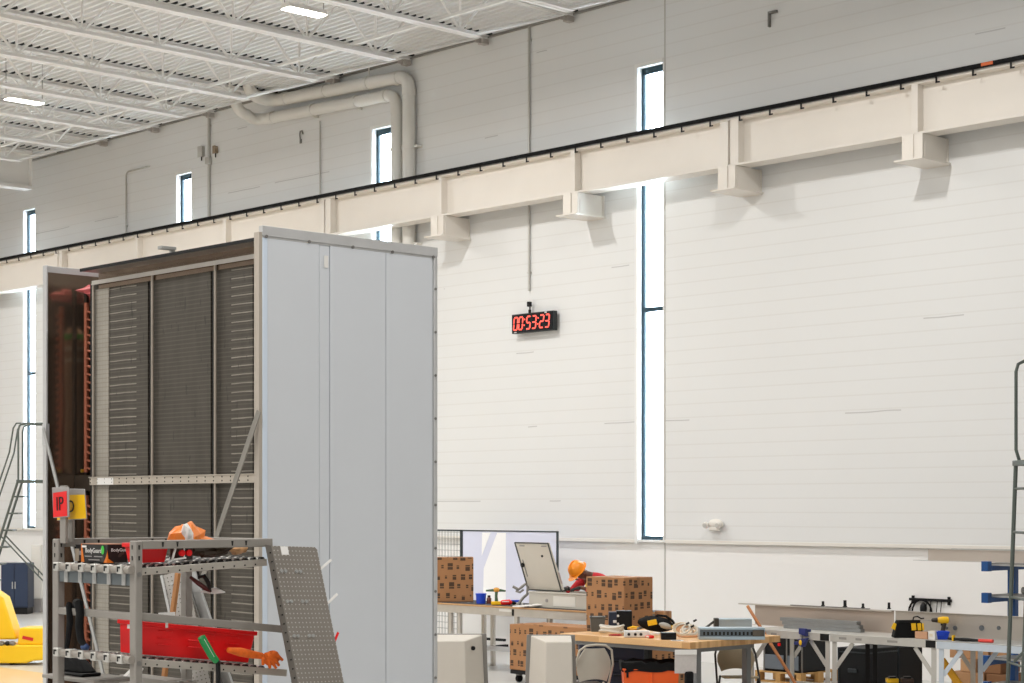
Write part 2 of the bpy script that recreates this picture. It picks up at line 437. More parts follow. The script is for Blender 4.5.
for k, bx in enumerate(BRX):
    if k not in (1, 2, 3, 4, 8): continue
    if bk is None:
        bk = thing('beam_bracket', near[k], 'beam bracket', (bx, 20.4, 7.20), 0, 'brackets under the crane runway beam')
        MB().box(-0.16, 0.16, 0.0, 0.02, -0.33, -0.001).build('front_plate', BEAMW, bk, bev=0.003)
        MB().box(-0.03, 0.03, -0.02, 0.0, -0.33, -0.001).build('stiffener_rib', BEAMW, bk, bev=0.002)
        for q in (-0.155, 0.13):
            MB().box(q, q + 0.025, 0.02, 0.57, -0.33, -0.005).build('side_plate', BEAMW, bk, bev=0.003)
        MB().box(-0.22, 0.22, -0.10, 0.57, -0.355, -0.331).build('bottom_plate', BEAMW, bk, bev=0.003)
        MB().box(-0.17, 0.17, 0.57, 0.598, -0.36, 0.0).build('wall_plate', BEAMW, bk, bev=0.003)
        MB().prism([(0.157, 0.05, -0.329), (0.157, 0.4, -0.329), (0.157, 0.05, -0.1)], (0.008, 0, 0)).build('gusset', BEAMW, bk)
    else:
        dup(bk, (bx, 20.4, 7.20), 0, near[k])
# ================================================================== PIPES AND CONDUITS
def arc(c, a, b, r, n=8):
    """quarter turn from c+a*r ... helper: points from c - b*r turning to c + a*r"""
    c, a, b = Vector(c), Vector(a), Vector(b)
    return [c + a * (-math.cos(t * PI / 2 / n)) * r + b * math.sin(t * PI / 2 / n) * r for t in range(n + 1)]
def wallpipe(name, label, xv, yv, r, zr_l, zr_r, xl, yend, zend, zbot):
    t = thing(name, label, 'pipe', (xv, yv, 0))
    R = 0.26
    pts = [(0, 0, zbot), (0, 0, zr_r - R)]
    pts += [(-R + R * math.cos(a), 0, zr_r - R + R * math.sin(a)) for a in [PI / 16 * i for i in range(1, 8)]]
    pts += [(-R, 0, zr_r)]
    L = xl - xv
    pts += [(L + R, 0, zr_l)]
    pts += [(L + R - R * math.sin(a), -R + R * math.cos(a), zr_l) for a in [PI / 16 * i for i in range(1, 8)]]
    pts += [(L, -R, zr_l)]
    ye = yend - yv
    pts += [(L, ye + R, zend)]
    pts += [(L, ye + R - R * math.sin(a), zend + R - R * math.cos(a)) for a in [PI / 16 * i for i in range(1, 9)]]
    pts += [(L, ye, ZR + 0.05)]
    MB().tube(pts, r, 20).build('pipe_run', PVC, t)
    for q in (0.25, 0.62):
        xq = (1 - q) * (-R) + q * (L + R); zq = (1 - q) * zr_r + q * zr_l
        m = MB(); m.cyl((xq - 0.03, 0, zq), (xq + 0.03, 0, zq), r + 0.014, 20)
        if zr_r > 9.8: m.cyl((xq, 0, zq + r), (xq, 0, ZR), 0.012, 8)
        else: m.box(xq - 0.02, xq + 0.02, 0.0, WY - yv - 0.001, zq - r - 0.03, zq - r + 0.01)
        m.build('pipe_hanger', PVC, t)
    for zq in (8.6, 6.9):
        MB().cyl((0, 0, zq - 0.025), (0, 0, zq + 0.025), r + 0.014, 20).box(-0.02, r + 0.1, 0.0, WY - yv, zq - 0.02, zq + 0.02).build('pipe_clamp', PVC, t)
    for a in (((0, 0, zr_r - R - 0.1), (0, 0, zr_r - R)), ((-R - 0.1, 0, zr_r), (-R, 0, zr_r)), ((L + R, 0, zr_l), (L + R + 0.1, 0, zr_l))):
        MB().cyl(a[0], a[1], r + 0.012, 20).build('coupling', PVC, t)
    return t
a = PY(409, 100, 20.88).x; b = PY(397, 100, 20.88).x
wallpipe('drain_pipe', 'upper fat white pipe under the roof, its drop the thicker one nearer the clock', a, 20.88, 0.115, 10.02, 9.86, PY(268, 98, 20.7).x, 20.25, 10.03, 0.05)
wallpipe('drain_pipe.001', 'lower fat white pipe under the roof, its drop tucked beside the slit window', b, 20.88, 0.106, 9.725, 9.59, PY(255, 118, 20.7).x, 20.25, 9.78, 0.05)
COND = mat('conduit_paint', (196, 194, 188), 0.45, 0.3, 0.04)
def conduit(label, px, ytop, ybot, r=0.016, top_run=None, boxes=()):
    p = PY(px, ytop, WY - 0.03); q = PY(px, ybot, WY - 0.03)
    t = thing('conduit', label, 'conduit', (p.x, WY - 0.03, q.z))
    h = p.z - q.z
    pts = [(0, 0, 0), (0, 0, h - 0.08), (0, 0, h)] if not top_run else [(0, 0, 0), (0, 0, h - 0.1), (top_run * 0.03, 0, h - 0.03), (top_run * 0.1, 0, h), (top_run, 0, h)]
    MB().tube(pts, r, 8).build('pipe', COND, t)
    zq = 0.3
    while zq < h - 0.2:
        MB().box(-0.035, 0.035, 0.0, 0.028, zq - 0.015, zq + 0.015).build('strap', COND, t); zq += 1.9
    for zb in boxes:
        MB().box(-0.06, 0.06, -0.06, 0.028, zb - 0.07, zb + 0.07).build('junction_box', COND, t, bev=0.008)
    return t
conduit('thin grey conduit dropping down the wall to the red digit clock', 529, 26, 291, 0.02, None)
conduit('thin grey conduit on the upper wall beside the bend of the white pipes', 320, 121, 216, 0.014)
conduit('grey conduit on the upper wall between two slit windows, with a junction box', 209, 104, 236, 0.03, None, (1.5,))
conduit('thin pale conduit on the upper wall turning a corner at its top', 126, 172, 240, 0.016, 0.9)
def wallbox(label, px, py, w, h, m_=COND):
    p = PY(px, py, WY)
    t = thing('junction_box', label, 'junction box', (p.x, WY, p.z))
    MB().box(-w / 2, w / 2, -0.07, 0.0, -h / 2, h / 2).build('body', m_, t, bev=0.008)
    MB().box(-w / 2 - 0.01, w / 2 + 0.01, -0.08, -0.07, -h / 2 - 0.01, h / 2 + 0.01).build('cover', m_, t, bev=0.003)
    MB().cyl((0, -0.035, -h / 2), (0, -0.035, -h / 2 - 0.08), 0.012, 8).build('cable_gland', BLACK, t)
wallbox('small grey junction box on the upper wall just beside the tall conduit', 203, 152, 0.14, 0.2)
wallbox('small dark tan box on the upper wall between the conduit and the white pipes', 217, 150, 0.08, 0.14, mat('tan_box', (150, 130, 108), 0.5, 0, 0.05))
p = PY(773, 17, WY)
t = thing('wall_hook', 'small grey angle bracket alone high on the upper wall above the beam', 'wall bracket', (p.x, WY, p.z))
MB().box(-0.06, -0.035, -0.05, 0, -0.14, 0.08).build('upright', STEELD, t, bev=0.003)
MB().box(-0.035, 0.09, -0.05, 0, 0.045, 0.08).build('arm', STEELD, t, bev=0.003)
p = PY(301, 136, WY)
t = thing('wall_hook', 'small grey hook on the upper wall under the white pipes', 'wall bracket', (p.x, WY, p.z))
MB().tube([(0, -0.01, -0.12), (0, -0.03, 0.02), (0.03, -0.04, 0.08), (0.08, -0.04, 0.08), (0.1, -0.03, 0.02)], 0.014, 8).build('hook', STEELD, t)
MB().box(-0.03, 0.03, -0.012, 0, -0.14, -0.06).build('backplate', STEELD, t)
# ================================================================== HIGH-BAY LIGHTS
LW, LL, LPOW = 0.21, 0.66, 258.0
SPREAD = 174.0
diff = emis('led_diffuser', (255, 250, 240), 12.0)
LY = [16.05, 8.0, -0.1, -8.2, -16.3]
LX = [-37.34, -29.27, -21.2, -13.13, -5.06, 3.01, 11.08]
HOUS = mat('lamp_housing', (236, 234, 230), 0.4, 0.1, 0.02)
fx = None
LAMPZ = 9.42
for (lx, lab) in ((-21.2, 'long glowing high-bay lamp hung under the roof above the white pipes'), (-29.27, 'long glowing high-bay lamp hung under the roof at the far end beside the picture edge')):
    if fx is None:
        fx = thing('high_bay_lamp', lab, 'ceiling lamp', (lx, 16.05, LAMPZ), 0, 'high-bay lamps')
        MB().hull8([(-LW / 2 - .01, -LL / 2 - .01, 0.0), (LW / 2 + .01, -LL / 2 - .01, 0.0), (LW / 2 + .01, LL / 2 + .01, 0.0), (-LW / 2 - .01, LL / 2 + .01, 0.0)],
                   [(-0.09, -LL / 2 - .01, 0.07), (0.09, -LL / 2 - .01, 0.07), (0.09, LL / 2 + .01, 0.07), (-0.09, LL / 2 + .01, 0.07)]).build('housing', HOUS, fx, bev=0.004)
        MB().box(-LW / 2, LW / 2, -LL / 2, LL / 2, -0.012, -0.001).build('diffuser', diff, fx, smooth=False)
        for q in (-0.35, 0.35):
            MB().cyl((0, q, 0.07), (0, q, ZR - LAMPZ), 0.006, 6).build('hanger_cable', STEELD, fx)
    else:
        dup(fx, (lx, 16.05, LAMPZ), 0, lab)
for ly in LY:
    for lx in LX:
        if (ly > 10 and lx > -6) or (ly > 5 and lx > 0): continue   # lamps left out here so this end stays dimmer
        L = bpy.data.lights.new('high_bay_light', 'AREA'); L.shape = 'RECTANGLE'; L.size = LW; L.size_y = LL; L.energy = LPOW; L.spread = math.radians(SPREAD); L.color = (1.0, 0.975, 0.95)
        o = bpy.data.objects.new('high_bay_light', L); COL.objects.link(o); o.location = (lx, ly, LAMPZ - 0.03)
# sky outside
w = bpy.data.worlds.new('sky'); sc.world = w; w.use_nodes = True
bg = w.node_tree.nodes['Background']; bg.inputs[0].default_value = (0.86, 0.94, 1.0, 1); bg.inputs[1].default_value = 22.0
# ================================================================== CLOCK
p0 = PY(511.7, 334, 20.86); p1 = PY(553.5, 330, 20.86)
CW, CH = p1.x - p0.x, 0.315
ck = thing('countdown_clock', 'black wall clock with glowing red digits reading hours, minutes and seconds', 'clock', (p0.x, 20.86, p0.z))
MB().box(0, CW, 0, 0.09, 0, CH).build('case', mat('clock_case', (18, 26, 30), 0.35, 0, 0.1), ck, bev=0.008)
MB().box(0.02, CW - 0.02, -0.004, 0.0, 0.02, CH - 0.02).build('display_window', mat('clock_window', (14, 18, 24), 0.15, 0, 0), ck)
SEG = emis('led_red', (255, 92, 78), 1.0)
def digit(ch, ox, w, h, oz):
    t = 0.024; sh = 0.10
    S = {'0': 'abcdef', '5': 'afgcd', '3': 'abgcd', '2': 'abged'}[ch]
    m = MB()
    def hs(z): m.prism([(ox + sh * (z) + t * .4, 0, oz + z - t / 2), (ox + sh * z + w - t * .4, 0, oz + z - t / 2), (ox + sh * z + w - t * .1, 0, oz + z), (ox + sh * z + w - t * .5, 0, oz + z + t / 2), (ox + sh * z + t * .5, 0, oz + z + t / 2), (ox + sh * z + t * .1, 0, oz + z)], (0, 0.006, 0))
    def vsg(xa, za, zb): m.prism([(ox + xa + sh * za - t / 2, 0, oz + za + t * .35), (ox + xa + sh * za + t / 2, 0, oz + za + t * .35), (ox + xa + sh * zb + t / 2, 0, oz + zb - t * .35), (ox + xa + sh * zb - t / 2, 0, oz + zb - t * .35)], (0, 0.006, 0))
    for s_ in S:
        if s_ == 'a': hs(h)
        if s_ == 'g': hs(h / 2)
        if s_ == 'd': hs(0)
        if s_ == 'b': vsg(w, h / 2, h)
        if s_ == 'c': vsg(w, 0, h / 2)
        if s_ == 'f': vsg(0, h / 2, h)
        if s_ == 'e': vsg(0, 0, h / 2)
    for q in m.v: q.y -= 0.011
    m.build('digit', SEG, ck, smooth=False)
dx = [0.05, 0.175, 0.365, 0.505, 0.69, 0.825]
for ch, q in zip('005323', dx): digit(ch, q * CW / 1.03 + 0.005, 0.085, 0.2, 0.058)
for q in (0.298, 0.632):
    for zq in (0.11, 0.205):
        MB().box(q * CW / 1.03 + 0.1 * zq, q * CW / 1.03 + 0.1 * zq + 0.022, -0.01, -0.004, zq, zq + 0.024).build('colon_dot', SEG, ck)
MB().box(0.06, 0.12, -0.006, -0.003, 0.008, 0.022).build('white_sticker', PAPER, ck)
MB().box(CW - 0.2, CW - 0.15, -0.006, -0.003, CH - 0.028, CH - 0.006).build('white_sticker', PAPER, ck)
MB().box(0.36, 0.40, 0.03, 0.06, CH, CH + 0.06).cyl((0.38, 0.05, CH + 0.05), (0.38, 0.05, CH + 0.13), 0.012, 8).box(0.335, 0.395, 0.02, 0.08, CH + 0.11, CH + 0.19).build('cable_box', BLACK, ck, bev=0.004)
# emergency light
p = PY(718, 524, WY)
em = thing('emergency_light', 'small white oval emergency light with twin lamps low on the wall', 'emergency light', (p.x, WY, p.z))
MB().ell((0, -0.05, 0), (0.14, 0.055, 0.075), 18, 10).build('body', WHITE, em)
for q in (-0.14, 0.1):
    h_ = MB().lathe([(0.02, 0), (0.045, 0.03), (0.05, 0.07), (0.046, 0.075)], (q, -0.07, 0.0), 14, Matrix.Rotation(math.radians(110), 3, 'X')).build('lamp_head', WHITE, em)
    MB().lathe([(0.04, 0.0), (0.03, 0.008)], (q, -0.142, -0.027), 12, Matrix.Rotation(math.radians(110), 3, 'X')).build('lens', mat('pale_lens', (206, 204, 198), 0.25, 0, 0), h_)
MB().box(-0.09, 0.09, -0.1, -0.05, -0.1, -0.05).build('battery_cover', WHITE, em, bev=0.01)
# ================================================================== AIR HANDLER COIL UNIT
C0 = P(260, 505, 11.0); UX, UY = C0.x, C0.y
ux = lambda px, yl: PY(px, 505, UY + yl).x - UX
uz = lambda px, py, yl: PY(px, py, UY + yl).z
uy = lambda px: PX(px, 505, UX).y - UY
FILM = mat('pale_panel_film', (216, 220, 225), 0.42, 0.15, 0.02, 2)
FILM2 = mat('pale_trim_film', (214, 226, 240), 0.4, 0.1, 0.02, 2)
CAPM = mat('bright_galvanised', (206, 206, 206), 0.4, 0.35, 0.06, 7)
BEIGE = mat('bare_edge_steel', (194, 184, 172), 0.45, 0.4, 0.05, 6)
g = G('stainless_inner'); f = g.noise(2.2, 4, stretch=(1, 1, 0.35))
g.set(g.mix(f, lin((136, 116, 100)), lin((172, 152, 134))), 0.16, 0.85); g.bump(g.noise(1.6, 2), 0.25, 0.03); INNER = g.mat
g = G('coil_fins'); x, y, z = g.xyz()
rowl = g.m('LESS_THAN', g.m('FRACT', g.m('DIVIDE', z, 0.0275)), 0.28)
tubel = g.m('LESS_THAN', g.m('FRACT', g.m('ADD', g.m('DIVIDE', z, 0.0545), g.m('MULTIPLY', g.noise(3, 2), 0.25))), 0.13)
xa0, xa1, xb0, xb1 = ux(108, .17), ux(139, .17), ux(234, .17), ux(258, .17)
xm = g.m('ADD', g.band(x, xa0, xa1), g.band(x, xb0, xb1))
nn = g.noise(14, 3, stretch=(1, 1, 0.2))
bs = g.mix(nn, lin((62, 57, 49)), lin((86, 80, 71)))
c_ = g.mix(g.m('MULTIPLY', rowl, 0.35), bs, lin((110, 104, 95)))
c_ = g.mix(g.m('MULTIPLY', g.m('MULTIPLY', tubel, xm), g.m('ADD', 0.25, g.m('MULTIPLY', g.noise(6, 2), 0.7))), c_, lin((172, 164, 152)))
dn = g.m('GREATER_THAN', g.noise(7, 3, stretch=(4, 1, 1)), 0.66)
c_ = g.mix(g.m('MULTIPLY', dn, 0.5), c_, lin((40, 38, 34)))
g.set(c_, 0.55, 0.25); COIL = g.mat
g = G('fin_pack_light'); x, y, z = g.xyz()
gl_ = g.m('MAXIMUM', g.m('LESS_THAN', g.m('FRACT', g.m('DIVIDE', z, 0.03)), 0.2), g.m('LESS_THAN', g.m('FRACT', g.m('DIVIDE', x, 0.02)), 0.2))
g.set(g.mix(g.m('MULTIPLY', gl_, 0.4), g.mix(g.noise(9, 3), lin((150, 144, 133)), lin((178, 172, 161))), lin((112, 106, 97))), 0.5, 0.3); FINL = g.mat
COPPER = mat('copper_tube', (158, 92, 68), 0.4, 0.5, 0.15, 10)
BRONZE = mat('dark_header_pipe', (168, 142, 118), 0.4, 0.2, 0.12, 5)
u = thing('air_handler_coil_section', 'tall boxy coil section of an air handler with pale side panel and dark finned face', 'air handler', (UX, UY, 0))
ZT, ZC = 3.96, 4.02
ULx = ux(46, 0.0)
DEP = uy(437)
# right side skin in panels
m = MB(); m.box(-0.035, -0.012, 0.0, DEP, 0.12, ZT - .01); m.build('side_core', FILM, u, smooth=False)
ya = [uy(267), uy(319.5), uy(330), uy(386), uy(433)]
for i in range(4):
    t_ = 0.0 if i != 1 else -0.004
    pn = MB().box(-0.012, t_, ya[i] + 0.003, ya[i + 1] - 0.003, 0.12, ZT - 0.012).build('side_panel' if i != 1 else 'joint_strip', FILM, u, bev=0.002)
MB().box(-0.012, 0.006, uy(262), uy(267), 0.12, ZT - 0.012).build('corner_trim', FILM2, u, bev=0.003)
MB().box(-0.045, 0.004, -0.012, uy(262), 0.1, ZT + 0.02).build('front_edge_flange', BEIGE, u, bev=0.002)
MB().box(-0.02, 0.006, uy(433.5), DEP, 0.12, ZT - 0.012).build('rear_corner_trim', CAPM, u, bev=0.003)
cap = MB().box(-0.03, 0.008, 0.012, DEP, ZT, ZC).box(-0.03, 0.002, 0.012, DEP, ZT - 0.012, ZT).build('top_cap', CAPM, u, bev=0.002)
for q in (0.04, 0.36, 0.7, 1.02, DEP - 0.04):
    MB().cyl((0.006, q, ZT - 0.004), (0.014, q, ZT - 0.004), 0.01, 8).build('screw', STEELD, cap)
zq = 3.75
while zq > 0.4:
    MB().cyl((0.004, DEP - 0.02, zq), (0.012, DEP - 0.02, zq), 0.009, 8).build('screw', STEELD, u); zq -= 0.28
MB().box(0.0, 0.003, uy(324), uy(328), uz(325, 268, .5) - 0.0, uz(325, 256, .5)).build('white_label', PAPER, u)
RX = ux(81, 0.0); ZE = uz(47, 265.5, 0)
MB().box(RX, -0.04, 0.0, DEP, 3.932, 3.946).build('roof_panel', mat('roof_panel_steel', (120, 114, 108), 0.35, 0.7, 0.1, 4), u, bev=0.003)
MB().box(RX, -0.04, -0.01, 0.0, 3.930, 3.95).build('roof_lip', BLACK, u)
zt0 = uz(175, 267, 0.12)
MB().box(RX, -0.04, 0.135, 0.15, zt0 - 0.06, 3.932).build('header_plate', INNER, u, smooth=False)
lx_ = ux(161, .04); lz_ = uz(161, 247.5, .04)
lug = MB(); lug.bar((lx_, 0.03, lz_), (lx_, 0.14, lz_), 0.05, 0.02); lug.box(lx_ - .012, lx_ + .012, .11, .14, 3.946, lz_); lug.build('roof_bracket', STEEL, u, bev=0.002)
# coil frame
FY = 0.12
zt = uz(175, 267, FY)
MB().box(ux(91.5, FY), -0.045, FY, FY + 0.02, zt - 0.022, zt).box(ux(91.5, FY), -0.045, FY - 0.004, FY, zt - 0.03, zt - 0.018).build('frame_top_rail', ALU, u, bev=0.002)
for px, w_ in ((92.5, 0.018), (151.5, 0.02), (214.5, 0.02), (256.5, 0.018)):
    xx = ux(px, FY)
    MB().box(xx - w_ / 2, xx + w_ / 2, FY, FY + 0.012, 0.15, zt - 0.02).build('frame_mullion', mat('mullion_steel', (160, 150, 138), 0.45, 0.4, 0.05, 6) if px < 250 else STEELD, u, bev=0.002)
for a_, b_ in ((94, 151), (152.5, 214), (215.5, 256)):
    nm = MB().box(ux(a_, .17) + 0.008, ux(b_, .17) - 0.008, 0.15, 0.26, 0.15, zt - 0.022).build('coil_face', COIL, u, smooth=False)
for px in (94.6, 154.2, 217.0):
    xx = ux(px, .165); MB().box(xx - 0.012, xx + 0.010, 0.138, 0.15, 0.15, zt - 0.022).build('dark_gasket', BLACK, u)
MB().box(ux(95.5, .143), ux(108.5, .143), 0.143, 0.15, 0.15, zt - 0.06).build('exposed_fin_pack', FINL, u, smooth=False)
zc = uz(175, 479.5, FY - .02)
cbx = MB().box(ux(92, FY), -0.045, FY - 0.02, FY, zc - 0.028, zc + 0.028).box(ux(92, FY), -0.045, FY - 0.03, FY - .02, zc + 0.022, zc + 0.028).build('cross_rail', mat('pale_rail_steel', (196, 186, 172), 0.4, 0.4, 0.06, 12), u, bev=0.002)
xx = ux(93, FY)
while xx < -0.1:
    for q in (-0.012, 0.012):
        MB().cyl((xx, FY - 0.0225, zc + q), (xx, FY - 0.02, zc + q), 0.005, 6).build('bolt_hole', BLACK, cbx)
    xx += 0.092
MB().box(ux(100, FY), ux(116, FY), FY - 0.0225, FY - 0.02, zc - 0.026, zc + 0.026).build('white_tape', PAPER, cbx)
# header bay at the far end
MB().box(ULx - 0.015, ULx, 0.0, DEP, 0.12, ZE - 0.01).build('end_panel', INNER, u, smooth=False)
MB().box(ULx - 0.02, ULx + 0.028, -0.014, 0.0, 0.1, ZE).build('end_panel_edge', CAPM, u, bev=0.002)
MB().box(ULx - 0.015, ULx + 0.004, 0.0, DEP - 0.2, ZE - 0.045, ZE).build('end_panel_top_strip', CAPM, u, bev=0.002)
MB().box(ULx, -0.04, DEP - 0.03, DEP, 0.12, 3.93).build('rear_panel', INNER, u, smooth=False)
MB().box(ULx, -0.04, 0.0, DEP, 0.1, 0.14).build('floor_pan', STEELD, u)
MB().box(ULx - 0.02, 0.0, -0.01, 0.09, 0.0, 0.1).box(ULx - 0.02, 0.0, DEP - 0.09, DEP, 0.0, 0.1).box(ULx - .02, ULx + .08, .09, DEP - .09, 0, .1).box(-0.1, 0, .09, DEP - .09, 0, .1).build('base_frame', STEELD, u, bev=0.004)
zs = uz(75, 484, .25)
for lo, hi, green in ((zs + 0.08, 3.62, True), (0.3, zs - 0.06, False)):
    hx = ULx + 0.21
    hp = MB().lathe([(0.02, hi), (0.05, hi - 0.012), (0.066, hi - 0.05), (0.068, hi - 0.08), (0.068, lo + 0.05), (0.05, lo), (0.01, lo - 0.01)][::-1], (hx, 0.34, 0), 18).build('suction_header', BRONZE, u)
    if green:
        MB().lathe([(0.0685, 3.53), (0.0695, 3.535), (0.0695, 3.565), (0.0685, 3.57)], (hx, .34, 0), 18).build('green_label', mat('green_tape', (60, 170, 60), 0.5, 0, 0.04), hp)
        for q in (3.45, 3.37): MB().lathe([(0.0685, q), (0.073, q + 0.004), (0.073, q + 0.026), (0.0685, q + 0.03)], (hx, .34, 0), 18).build('braze_band', BEIGE, hp)
    cx_ = ux(86.5, .22)
    cp = MB().cyl((cx_, 0.22, lo), (cx_, 0.22, hi + (0.14 if green else -0.02)), 0.019, 12).build('copper_header', COPPER, u)
    zz = lo + 0.03; s0 = None
    while zz < hi + (0.10 if green else -0.05):
        if s0 is None:
            s0 = MB().tube([(0, 0, 0), (0.02, -0.012, 0), (0.035, -0.012, -0.004), (0.052, 0, -0.012)], 0.0085, 8).build('tube_stub', COPPER, cp); s0.location = (cx_ + 0.015, 0.22, zz)
        else:
            s_ = s0.copy(); COL.objects.link(s_); s_.location = (cx_ + 0.015, 0.22, zz)
        zz += 0.0545
MB().box(ULx + 0.005, ux(91, .2), 0.22, 0.24, zs - 0.05, zs + 0.06).build('bay_divider', mat('bay_divider_steel', (74, 66, 58), 0.4, 0.5, 0.1), u)
MB().cyl((ux(82.5, .2), 0.19, zs + 0.09), (ux(82.5, .2), 0.21, zs + 0.09), 0.012, 10).build('brass_plug', mat('brass', (214, 176, 70), 0.3, 0.8, 0), u)
MB().box(ux(89, .3), ux(91.5, .3), 0.26, 0.28, 0.15, zt).build('tube_sheet', mat('tube_sheet_dark', (52, 44, 38), 0.5, 0.4, 0.1), u)
m = MB(); random.seed(9); m.ell((ULx + 0.2, 0.34, 3.84), (0.09, 0.2, 0.045), 10, 6, None, 0.25); m.build('pink_film', mat('pink_film', (214, 110, 110), 0.35, 0, 0.1, 6), u, smooth=False)
# braces
q0 = PY(259, 411, UY - 0.03); q1 = PY(203, 577, UY - 0.13)
MB().bar(q0 - Vector((UX, UY, 0)), q1 - Vector((UX, UY, 0)), 0.042, 0.008, (0, -1, 0)).build('diagonal_brace', mat('brace_steel', (150, 146, 138), 0.4, 0.5, 0.08, 12), u, bev=0.002)
q0 = PY(43.5, 428, UY - 0.04); q1 = PY(107, 690, UY - 0.12)
b_ = MB().bar(q0 - Vector((UX, UY, 0)), q1 - Vector((UX, UY, 0)), 0.028, 0.012, (0, -1, 0)).build('end_brace', STEEL, u, bev=0.002)
q0 = q0 - Vector((UX, UY, 0))
MB().box(q0.x - 0.02, q0.x + 0.03, q0.y, q0.y + 0.03, q0.z - 0.12, q0.z + 0.03).build('brace_bracket', CAPM, b_, bev=0.002)

# ================================================================== FLOW RACK
B0 = P(136, 505, 8.5); RX_, RY_ = B0.x, B0.y
RW, RD = 0.70, 0.74
rk = thing('flow_rack', 'grey carton flow rack with two tilted roller shelves in front of the coil section', 'rack', (RX_, RY_, 0))
rzB = lambda py: H - (py - CY) * 8.5 / FPX
SLOT = mat('slot_dark', (30, 28, 26), 0.8, 0, 0)
for (a_, b_) in ((-RW, 0), (0, 0), (-RW, RD), (0, RD + 0.21)):
    hh = 2.185 if b_ == 0 else (2.19 if a_ else 2.08)
    po = MB().box(a_ - 0.026, a_ + 0.026, b_ - 0.02, b_ + 0.02, 0.0, hh).build('post', RACKG, rk, bev=0.006)
    MB().box(a_ - 0.05, a_ + 0.05, b_ - 0.05, b_ + 0.05, 0, 0.008).build('foot_plate', RACKG, po)
    if b_ == 0:
        zq = 2.165
        while zq > 2.10 or (zq > 1.4 and a_ == 0 and False):
            MB().prism([(a_ - 0.005, b_ - 0.0215, zq), (a_ + 0.005, b_ - 0.0215, zq), (a_ + 0.003, b_ - 0.0215, zq - 0.02), (a_ - 0.003, b_ - 0.0215, zq - 0.02)], (0, 0.002, 0)).build('slot', SLOT, po)
            MB().prism([(a_ + 0.0265, b_ - 0.005, zq), (a_ + 0.0265, b_ + 0.005, zq), (a_ + 0.0265, b_ + 0.003, zq - 0.02), (a_ + 0.0265, b_ - 0.003, zq - 0.02)], (0.002, 0, 0)).build('slot', SLOT, po)
            zq -= 0.05
        MB().cyl((a_ + 0.026, b_, 2.03), (a_ + 0.03, b_, 2.03), 0.012, 12).build('bolt', STEELD, po)
        MB().cyl((a_ + 0.026, b_, 1.62), (a_ + 0.03, b_, 1.62), 0.012, 12).build('bolt', STEELD, po)
for a_ in (-RW, 0):
    tr_ = MB().box(a_ - 0.022, a_ + 0.022, 0.02, RD + 0.02, 2.146, 2.186).build('top_rail', RACKG, rk, bev=0.004)
    for q in (0.13, 0.21, 0.52, 0.60):
        MB().prism([(a_ + 0.0225, q - 0.006, 2.178), (a_ + 0.0225, q + 0.006, 2.178), (a_ + 0.0225, q + 0.003, 2.155), (a_ + 0.0225, q - 0.003, 2.155)], (0.0015, 0, 0)).build('slot', SLOT, tr_)
MB().box(-RW, 0, RD - 0.02, RD + 0.02, 2.146, 2.186).build('rear_rail', RACKG, rk, bev=0.004)
